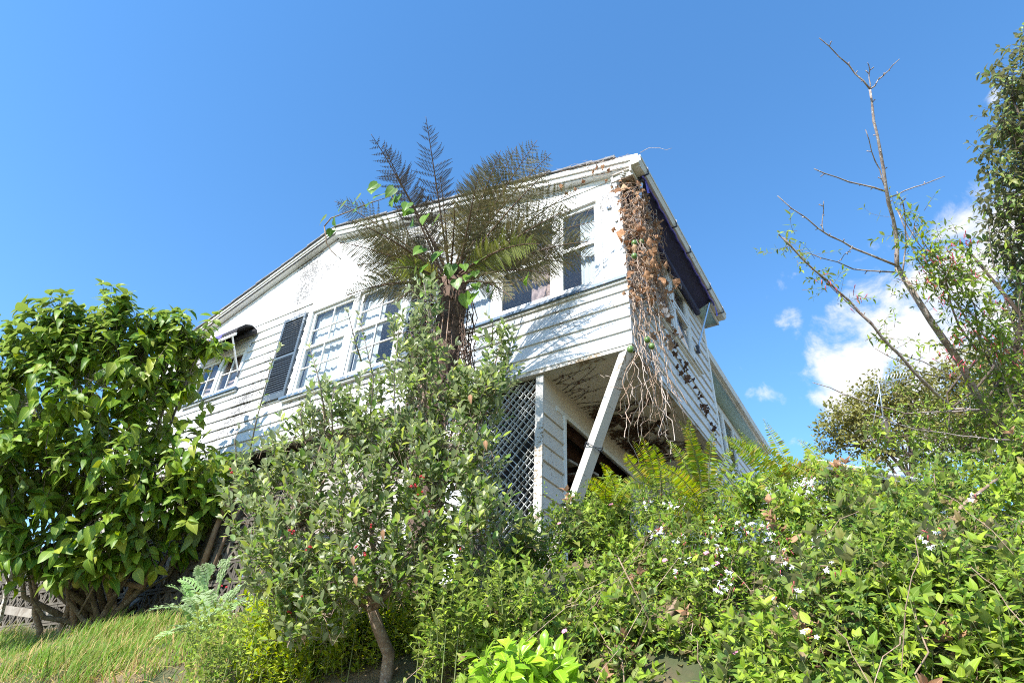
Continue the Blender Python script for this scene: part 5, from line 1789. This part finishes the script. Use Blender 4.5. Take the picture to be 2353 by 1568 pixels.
def crown_tree(name, label, cat, base, trunk_r, lobes, tpls, mat, size, seed, dens, nodes=(4, 6), hang=.4, ln=(.25, .45), style='spiral', nind=300, barkm='barkdark', squash=1.0):
    r = random.Random(seed)
    T = thing(name, label, cat, base)
    L, tw = Leaves(), MB()
    base = V(base)
    cs = [at(px, py, dp) for (px, py, dp, rp) in lobes]
    top = max(cs, key=lambda q: q.z)
    limb(T, [base - V((0, 0, .2)), base.lerp(top, .35) + rv(r, .1), base.lerp(top, .7) + rv(r, .1), top], trunk_r, trunk_r * .2, M[barkm], 'trunk', 9)
    for (px, py, dp, rp), c in zip(lobes, cs):
        rad = rp * dp / FPX
        h = base.lerp(top, r.uniform(.35, .7))
        limb(T, curve_pts(h, c, rv(r, .1), 5, r, .04), trunk_r * .35, trunk_r * .06, M[barkm], 'branch', 6)
        for k in range(int(dens * (rp / 50) ** 2) + 3):
            o = in_ball(r); o = o.normalized() * (o.length ** .4)
            p = c + o * rad
            d = o * .8 + V((0, 0, .25)) + rv(r, .4)
            shoot(L, tw, p - d.normalized() * ln[0] * .5, d, r.uniform(*ln), r.randint(*nodes), r, size, style, .8, .35, 1, .3, .004, V((0, -.3, .9)), hang, .01)
    tw.build('twigs', M[barkm], T, kind='stuff')
    L.build(T, tpls, mat, 'leaf', nind, seed)
    return T


b = at(2480, 1000, 8.0)
crown_tree('evergreen_tree', 'tall dark evergreen tree with drooping leaves at the right edge', 'tree', (b.x, b.y, ground_z(b.x, b.y)), .14,
           [(px + 32, py, dp, rp) for (px, py, dp, rp) in [(2330, 160, 7.9, 55), (2370, 130, 8, 60), (2325, 260, 7.9, 62), (2310, 350, 7.8, 65), (2300, 440, 7.7, 62), (2320, 530, 7.7, 68), (2330, 600, 7.7, 62), (2400, 250, 8.1, 110), (2400, 420, 8.0, 110), (2400, 560, 8, 100), (2480, 350, 8.2, 130), (2330, 690, 7.8, 45), (2400, 720, 8, 90), (2285, 300, 7.8, 26), (2290, 215, 7.9, 26)]],
           OVATE, LM['evergreen'], .105, 14, 40, (5, 7), .7, (.25, .4))
b = at(2330, 1090, 6.6)
crown_tree('leafy_shrub', 'green leafy shrub behind the bare tree at the right edge', 'shrub', (b.x, b.y, ground_z(b.x, b.y)), .05,
           [(2330, 760, 6.4, 40), (2335, 850, 6.3, 50), (2300, 930, 6.3, 50), (2230, 985, 6.2, 45), (2160, 1010, 6.2, 35), (2340, 960, 6.2, 55), (2220, 570, 6.2, 18), (2210, 640, 6.2, 20), (2290, 1030, 5.9, 60), (2180, 1050, 5.8, 55), (2100, 1050, 5.8, 35), (2350, 640, 6.2, 30)],
           OVATE, LM['jasmine'], .085, 24, 26, (4, 6), .35, (.18, .32))
b = at(2010, 1010, 38)
crown_tree('distant_tree', 'olive-green rounded tree on the skyline behind the aerial', 'tree', (b.x, b.y, ground_z(b.x, b.y)), .35,
           [(1990, 930, 38, 38), (1945, 945, 38, 32), (2040, 905, 38, 42), (2090, 880, 38, 38), (1925, 985, 37, 34), (1985, 985, 37, 44), (2060, 960, 37, 48), (2110, 940, 38, 40), (1905, 1015, 37, 28), (2010, 1020, 37, 40)],
           QUAD, LM['far'], .27, 34, 150, (6, 8), .2, (.7, 1.3), 'spiral', 60)
b = at(2230, 1000, 44)
crown_tree('distant_tree', 'larger olive-green tree on the skyline behind the bare trunk', 'tree', (b.x, b.y, ground_z(b.x, b.y)), .4,
           [(2170, 890, 44, 40), (2220, 850, 44, 45), (2290, 840, 44, 50), (2340, 870, 44, 50), (2160, 950, 43, 40), (2230, 930, 43, 55), (2310, 940, 43, 60), (2250, 1000, 43, 50), (2380, 900, 44, 60), (2180, 1010, 43, 40)],
           QUAD, LM['far'], .30, 35, 150, (6, 8), .2, (.7, 1.3), 'spiral', 60)

# ------------------------------------------------------------------ neighbour's roof and aerial
nr = thing('neighbour_house', 'white roof edge of the next house above the fern crest', 'house', (1.2, 16.5, 4))
a, b = at(1868, 1066, 16.0), at(2075, 1014, 19.0)
b.z = a.z + (b.z - a.z) * .5
d = (b - a); d.z = 0; d.normalize(); nrm = V((d.y, -d.x, 0))
if nrm.y > 0: nrm = -nrm
ext = b + d * 3
mb = MB(); mb.bar(a, ext, .05, .12); mb.build('fascia', M['trim'], nr)
mb = MB(); mb.tube([a + nrm * .08 + V((0, 0, .07)), ext + nrm * .08 + V((0, 0, .07))], .06, 8); mb.build('gutter', M['trim'], nr)
bk = -nrm * 4
mb = MB(); mb.hexa([a + V((0, 0, .10)), ext + V((0, 0, .10)), ext + bk + V((0, 0, .30)), a + bk + V((0, 0, .30)), a + V((0, 0, .15)), ext + V((0, 0, .15)), ext + bk + V((0, 0, .35)), a + bk + V((0, 0, .35))]); mb.build('roof', M['tile'], nr)
i0, i1 = a - nrm * .35, ext - nrm * .35
mb = MB(); mb.hexa([V((i0.x, i0.y, 2)), V((i1.x, i1.y, 2)), V((i1.x, i1.y, 2)) + bk * .8, V((i0.x, i0.y, 2)) + bk * .8, i0 - V((0, 0, .1)), i1 - V((0, 0, .1)), i1 + bk * .8 - V((0, 0, .1)), i0 + bk * .8 - V((0, 0, .1))]); mb.build('wall', M['white'], nr)
mb = MB(); fl_ = at(2035, 985, 17.5); mb.tube([fl_ - V((0, 0, .5)), fl_ + V((0, 0, .28))], .10, 10); mb.build('flue', M['darkwood'], nr)
mb = MB(); mb.tube([fl_ + V((0, 0, .28)), fl_ + V((0, 0, .40))], [.14, .05], 10); mb.build('flue_cowl', M['darkiron'], nr)
ae = thing('tv_aerial', 'thin metal TV aerial rising from the neighbour roof', 'aerial', at(2036, 1010, 17.0))
p0, p1 = at(2036, 1012, 17.0), at(2018, 878, 17.0)
limb(ae, [p0, p1], .018, .016, M['iron'], 'mast', 6)
limb(ae, [at(2020, 900, 17), at(2000, 1000, 17)], .010, .010, M['iron'], 'stay', 5)
bm0, bm1 = at(2008, 884, 17.0), at(2078, 868, 17.6)
limb(ae, [bm0, bm1], .013, .013, M['iron'], 'boom', 6)
for i in range(11):
    c = bm0.lerp(bm1, i / 10)
    limb(ae, [c - V((.10, -.12, .20 - .01 * i)), c + V((.10, -.12, .20 - .01 * i))], .008, .008, M['iron'], 'element', 4)


# ------------------------------------------------------------------ dead passion vine on the corner of the house
def dead_vine():
    r = random.Random(19)
    T = thing('dead_vine', 'tangle of dead brown vine hanging from the right corner of the house', 'vine', (-2.0, 5.9, 3.4))
    stems = []
    def drape(p, n, step, d0, jit, grav, xlim=(-2.03, -1.78), ylim=(5.55, 7.5)):
        ps = [p]; d = d0.normalized()
        for i in range(n):
            d = (d + rv(r, jit) + V((0, 0, -grav))).normalized()
            q = ps[-1] + d * step
            if q.z > Z0: q.x = min(max(q.x, xlim[0]), xlim[1])
            q.y = min(max(q.y, ylim[0]), ylim[1])
            ps.append(q)
        return ps
    for k in range(200):
        y = 5.68 + abs(r.gauss(0, .38))
        z = r.uniform(5.0, 6.55) if k > 25 else r.uniform(6.2, 6.6)
        p = V((r.uniform(-2.02, -1.80), y, z))
        stems.append((drape(p, r.randint(14, 34), .055, V((r.uniform(-.2, .2), r.uniform(-.5, .6), -1)), .62, .12), r.uniform(.003, .006)))
    for k in range(28):                       # the thick hanging bundle at the foot of the corner
        p = V((r.uniform(-2.02, -1.9), 5.66 + r.random() * .35, r.uniform(4.3, 5.2)))
        stems.append((drape(p, r.randint(20, 34), .06, V((r.uniform(-.1, .15), r.uniform(-.3, .5), -1)), .26, .20, ylim=(5.5, 7)), r.uniform(.004, .008)))
    for k in range(22):                       # loops that dangle under the floor
        a = V((r.uniform(-2.1, -1.95), 5.7 + r.random() * .6, r.uniform(3.9, 4.2)))
        b = V((r.uniform(-2.6, -1.8), 5.7 + r.random() * 1.2, r.uniform(2.6, 4.0)))
        stems.append((curve_pts(a, b, V((r.uniform(-.3, .3), r.uniform(-.2, .3), -r.uniform(.1, .5))), 14, r, .018), r.uniform(.003, .006)))
    for k in range(14):                       # runs along the barge and across the front
        a = V((r.uniform(-2.3, -1.75), YF - .22, r.uniform(6.55, 6.95)))
        b = V((r.uniform(-3.6, -2.3), YF - .24, 0)); b.z = roof_z(b.x) - r.uniform(-.05, .22)
        stems.append((curve_pts(a, b, V((0, -.02, r.uniform(-.12, .06))), 12, r, .02), r.uniform(.0025, .004)))
    for k in range(10):
        a = V((r.uniform(-2.3, -2.08), YF - .05, r.uniform(6.2, 6.6))); b = V((r.uniform(-2.8, -2.0), YF - .06, r.uniform(5.6, 6.5)))
        stems.append((curve_pts(a, b, V((0, -.03, -.08)), 9, r, .015), .0024))
    a = V((-1.66, 5.48, 6.82)); stems.append(([a, a + V((.12, 0, .02)), a + V((.26, .02, -.04)), a + V((.34, .03, -.12)), a + V((.42, .03, -.13))], .004))
    for (ps, w) in stems:
        limb(T, ps, w, w * .55, M['deadstem' if r.random() < .5 else 'deadpale'], 'stem', 4)
    # shrivelled leaves
    DRY = []
    for q in range(4):
        tv, tf, tuv = leaf_shape(.62, .35 * (1 if q % 2 else -1), .5, 4, .06)
        tv = tv + np.random.default_rng(q).normal(0, .085, tv.shape)
        DRY.append((tv, tf, tuv))
    L, Bk = Leaves(), Leaves()
    for k in range(640):
        ps, w = stems[r.randrange(0, 200)]
        p = ps[r.randrange(len(ps))]
        if p.z < 4.0 and r.random() < .8: continue
        L.add(p + rv(r, .015), rv(r, .5) + V((0, -.1, -.7)), rv(r, .6) + V((.4, -.8, 0)), r.uniform(.035, .085) if r.random() < .86 else r.uniform(.10, .17))
    for (px, py) in ((1500, 590), (1530, 600), (1520, 640), (1495, 570), (1460, 680), (1480, 620), (1490, 545), (1455, 560), (1550, 640)):
        L.add(at(px, py, 7.0 if px < 1500 else 7.3), V((r.uniform(-.3, .3), 0, -1)), V((.6, -.8, .1)) + rv(r, .3), r.uniform(.09, .15))
    for (px, py) in ((1370, 380), (1385, 378), (1400, 385), (1340, 412), (1390, 412), (1405, 425), (1360, 390), (1320, 430), (1410, 520), (1300, 440), (1290, 425)):
        L.add(at(px, py, 8.0) * .985, V((r.uniform(-.3, .3), 0, -1)), V((.3, -.8, .1)) + rv(r, .4), r.uniform(.06, .10))
    for k in range(46):                       # blackened leaves on the side wall
        y = r.uniform(7.0, 8.9)
        Bk.add(V((XR + .08, y, 4.85 - (y - 7.0) * .30 + r.gauss(0, .11))), rv(r, .4) + V((0, 0, -.8)), V((1, -.5, .2)) + rv(r, .5), r.uniform(.04, .12))
    L.build(T, DRY, LM['dry'], 'dry_leaf', 300, 3)
    Bk.build(T, DRY, LM['blackdry'], 'dry_leaf', 50, 4)
    for (px, py) in ((1512, 450), (1457, 558), (1457, 588), (1487, 780), (1497, 795), (1474, 555), (1448, 802)):
        d = onp(px, py, 0, -1.84).dot(FWD)
        mb = MB(); mb.ball(at(px, py, d), .036, 10, 8, (1, 1, 1.1)); mb.build('fruit', M['fruit'], T)
    # creeper that clings under the floor
    C = thing('wall_creeper', 'dark dried creeper clinging to the stained soffit under the overhang', 'vine', (-2.7, 7.4, 3.9))
    zc = Z0 - 0.026
    lv = Leaves()
    for k in range(64):
        y0 = 5.9 + 3.1 * r.random() ** .7
        p = V((BX + .03, y0, zc)); d = V((1, r.uniform(-.35, .1), 0)).normalized()
        ps = [p]
        n = int((6 + 22 * r.random()) * (0.5 + .5 * min(1, (y0 - 5.6) / 1.3)))
        cv = r.uniform(-.05, .02)
        for i in range(n):
            d = (d + V((r.gauss(0, .16), r.gauss(0, .16) + cv, 0))).normalized()
            q = ps[-1] + d * .045
            if q.x > XR - .1 or q.y < 5.8: break
            ps.append(q)
            if r.random() < (.25 + .55 * (y0 > 6.7)):
                for s_ in range(1 + 2 * (y0 > 7.0)):
                    lv.add(q + V((r.uniform(-.03, .03), r.uniform(-.03, .03), -.004)), V((r.uniform(-1, 1), r.uniform(-1, 1), -.15)), V((r.gauss(0, .3), r.gauss(0, .3), -1)), r.uniform(.02, .05) * (1 + .5 * (y0 > 7)))
        if len(ps) > 3:
            limb(C, ps, .0045, .002, M['barkdark'], 'stem', 4)
    lv.build(C, QUAD, LM['blackdry'], 'leaf', 300, 2)


dead_vine()


# ------------------------------------------------------------------ silvery thistle, weeds and grass at lower left
def cardoon():
    r = random.Random(41)
    D = 6.2
    base = at(470, 1490, D)
    base.z = max(ground_z(base.x, base.y), base.z - .1)
    T = thing('cardoon_plant', 'silvery cardoon with deeply cut leaves at lower left', 'plant', base)
    def leaf(tip, w):
        b = V(base) + rv(r, .03)
        tip = V(tip)
        ctrl = b.lerp(tip, .45) + V((0, 0, .40 * (tip - b).length))
        N = 15
        ps = [b * (1 - t_) ** 2 + ctrl * 2 * t_ * (1 - t_) + tip * t_ * t_ for t_ in [i / N for i in range(N + 1)]]
        vs_, fs_, uv = [], [], []
        def strip(p, ld, nn, ln, wd):
            """one pointed lobe"""
            sd = ld.cross(nn).normalized() * wd
            o = len(vs_)
            dr = nn * (-ln * .12)
            vs_.extend([p - sd * .55, p + sd * .55, p + ld * ln * .45 - sd, p + ld * ln * .45 + sd, p + ld * ln + dr])
            fs_.extend([(o, o + 1, o + 3, o + 2), (o + 2, o + 3, o + 4)])
            uv.extend([(.4, 0), (.6, 0), (.2, .5), (.8, .5), (.5, 1)])
        for i in range(3, N + 1):
            t_ = i / N
            d = (ps[min(i + 1, N)] - ps[i - 1]).normalized()
            side = d.cross(V((0, -.6, .8))).normalized(); nn = side.cross(d).normalized()
            wl_ = w * math.sin(math.pi * min(.97, t_ ** 1.1 * .86 + .10)) ** .6
            for s_ in (-1, 1):
                ld = (side * s_ + d * .65 + nn * r.uniform(-.15, .35)).normalized()
                strip(ps[i], ld, nn, wl_, wl_ * .13)
                for (f_, a_, l_) in ((.35, 1, .5), (.45, -1, .45), (.65, 1, .38), (.72, -1, .3)):
                    l2 = (ld + (d if a_ > 0 else (side * s_ * .3 - d * .8)) * .9 + nn * r.uniform(-.1, .3)).normalized()
                    strip(ps[i] + ld * wl_ * f_, l2, nn, wl_ * l_, wl_ * .09)
        st = MB(); st.tube(ps, [.012 * (1 - .8 * i / N) for i in range(N + 1)], 5)
        f = st.build('leaf', LM['cardoon'], T)
        me = mesh_from_template('leaf_blade', (np.array([tuple(v) for v in vs_]), fs_, uv), LM['cardoon'])
        link('leaf_blade', me, f)
    for (px, py, dz) in ((345, 1400, -.3), (385, 1345, 0), (430, 1375, -.5), (462, 1300, .1), (520, 1285, .2), (590, 1330, .1), (580, 1395, -.4), (365, 1465, -.5), (525, 1420, -.7), (415, 1330, .3), (605, 1440, -.2), (470, 1450, -.9), (545, 1350, -.2)):
        leaf(at(px, py, D + dz), r.uniform(.12, .17))


cardoon()


def weeds_and_grass():
    r = random.Random(51)
    L, S = Leaves(), Leaves()
    for k in range(21000):
        x, y = r.uniform(-13, -3.6), 2.75 + 2.2 * r.random()
        dens = .5 + .5 * math.sin(x * 2.1 + y * 1.3) + .4 * math.sin(x * 5 - y * 4)
        if dens < r.random() * .8: continue
        p = V((x, y, ground_z(x, y) - .02))
        n = 2
        for q in range(n):
            pp = p + V((r.gauss(0, .04), r.gauss(0, .04), 0))
            (L if r.random() < .9 else S).add(pp, V((r.gauss(0, .3), r.gauss(0, .3), 1)), rv(r, .5) + V((0, -1, .2)), r.uniform(.08, .26) * (1.0 if y > 3.3 else .65))
    for k in range(1700):
        x, y = r.uniform(-9.5, -4.5), r.uniform(2.5, 3.55)
        p = V((x, y, ground_z(x, y)))
        S.add(p, V((r.gauss(0, .8), r.gauss(0, .8), .5)), V((0, -.4, 1)) + rv(r, .3), r.uniform(.08, .2))
    G = thing('grass', 'long green grass growing on the bank at lower left', 'grass', (-8, 3.8, ground_z(-8, 3.8)))
    G['kind'] = 'stuff'
    L.build(G, BLADE, LM['grass'], 'blades', 0, 1)
    S.build(G, BLADE, LM['straw'], 'dry_blades', 0, 2)
    # sunny weeds in the gap under the grey shrub
    for (lab, x0, x1, y0, y1, d0, d1, n, mt, tp, sz) in (
            ('yellow-green weeds growing under the grey shrub at bottom centre', 560, 1040, 1400, 1640, 4.0, 5.2, 1300, 'weed', OVATE, .05),
            ('tangle of mid-green shoots behind the grey shrub trunk', 600, 1080, 1270, 1520, 4.5, 5.0, 620, 'lantana', OVATE, .065),
            ('low bright weeds between the cardoon and the grey shrub', 430, 720, 1435, 1640, 4.2, 5.6, 520, 'lantana', OVATE, .055),
            ('dark undergrowth right of the grey shrub trunk', 960, 1260, 1330, 1620, 3.3, 4.0, 420, 'lantana', OVATE, .06)):
        Lw, tw = Leaves(), MB()
        c = at((x0 + x1) / 2, y1, (d0 + d1) / 2)
        W = thing('weed_patch', lab, 'weeds', (c.x, c.y, min(c.z, ground_z(c.x, c.y))), 'weeds at the foot of the slope')
        for k in range(n):
            py = y0 + (y1 - y0) * r.random() ** .7
            p = at(r.uniform(x0, x1), py, r.uniform(d0, d1))
            shoot(Lw, tw, p, V((0, -.1, 1)) + rv(r, .35), r.uniform(.1, .25), r.randint(3, 6), r, sz * r.uniform(.7, 1.2), 'opposite', .8, .4, 2, .2, .002, V((0, -.4, .9)), .05, .004)
            if k % 24 == 0:
                q = V((p.x, p.y, min(p.z - .05, ground_z(p.x, p.y)))); tw.tube([q, p], [.004, .002], 4, False)
        tw.build('stems', M['greenstem'], W, kind='stuff')
        Lw.build(W, tp, LM[mt], 'leaf', 150, n)


weeds_and_grass()


# ------------------------------------------------------------------ old timber and lattice below the fruit tree
def junk():
    r = random.Random(61)
    def up(px, py, d): return at(px, py, d)
    for (lab, a, b, w, mt) in (
            ('pale weathered post leaning below the fruit tree, nearest the cardoon', (400, 1262, 9.2), (352, 1432, 9.0), .10, 'strut'),
            ('grey rail propped at a shallow slant under the fruit tree', (395, 1315, 9.4), (265, 1420, 9.1), .07, 'greywood'),
            ('thin pale post standing at the left under the fruit tree', (28, 1300, 9.3), (0, 1425, 9.1), .06, 'strut'),
            ('low horizontal plank at the foot of the fruit tree trunks', (-20, 1395, 9.5), (190, 1425, 9.3), .12, 'greywood'),
            ('slanted brown pole rising beside the concrete basement panel', (545, 1090, 9.0), (450, 1345, 8.6), .05, 'twig'),
            ('thin lichen-covered pole left of the doorway, crossing the basement panel', (565, 1140, 8.9), (480, 1330, 8.5), .028, 'twig')):
        A, B = up(*a), up(*b)
        o = thing('timber_post' if w > .055 else 'pole', lab, 'timber' if w > .055 else 'pole', B)
        mb = MB()
        if w > .055: mb.bar(A, B, w, w * .7, V((0, 1, 0)))
        else: mb.tube([A, A.lerp(B, .5) + rv(r, .03), B], [w * .6, w * .8, w], 7)
        mb.build('shaft', M[mt], o)
    # open block wall behind the trunks
    Wl = thing('block_wall', 'dark patterned breeze-block wall in the shade behind the fruit tree trunks', 'wall', (-10.6, 5.35, 1.2))
    bl = MB()
    s = .27
    bl.box(-s / 2, s / 2, -.04, .04, -s / 2, -s / 2 + .035); bl.box(-s / 2, s / 2, -.04, .04, s / 2 - .035, s / 2)
    bl.box(-s / 2, -s / 2 + .035, -.039, .039, -s / 2 + .035, s / 2 - .035); bl.box(s / 2 - .035, s / 2, -.039, .039, -s / 2 + .035, s / 2 - .035)
    bl.bar((-s / 2 + .03, 0, -s / 2 + .03), (s / 2 - .03, 0, s / 2 - .03), .06, .03, V((0, 0, 1))); bl.bar((-s / 2 + .03, 0, s / 2 - .03), (s / 2 - .03, 0, -s / 2 + .03), .058, .03, V((0, 0, 1)))
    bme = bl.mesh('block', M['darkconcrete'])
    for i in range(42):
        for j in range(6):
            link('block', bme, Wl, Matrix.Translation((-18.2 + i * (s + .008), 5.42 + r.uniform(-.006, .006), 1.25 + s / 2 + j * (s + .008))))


junk()
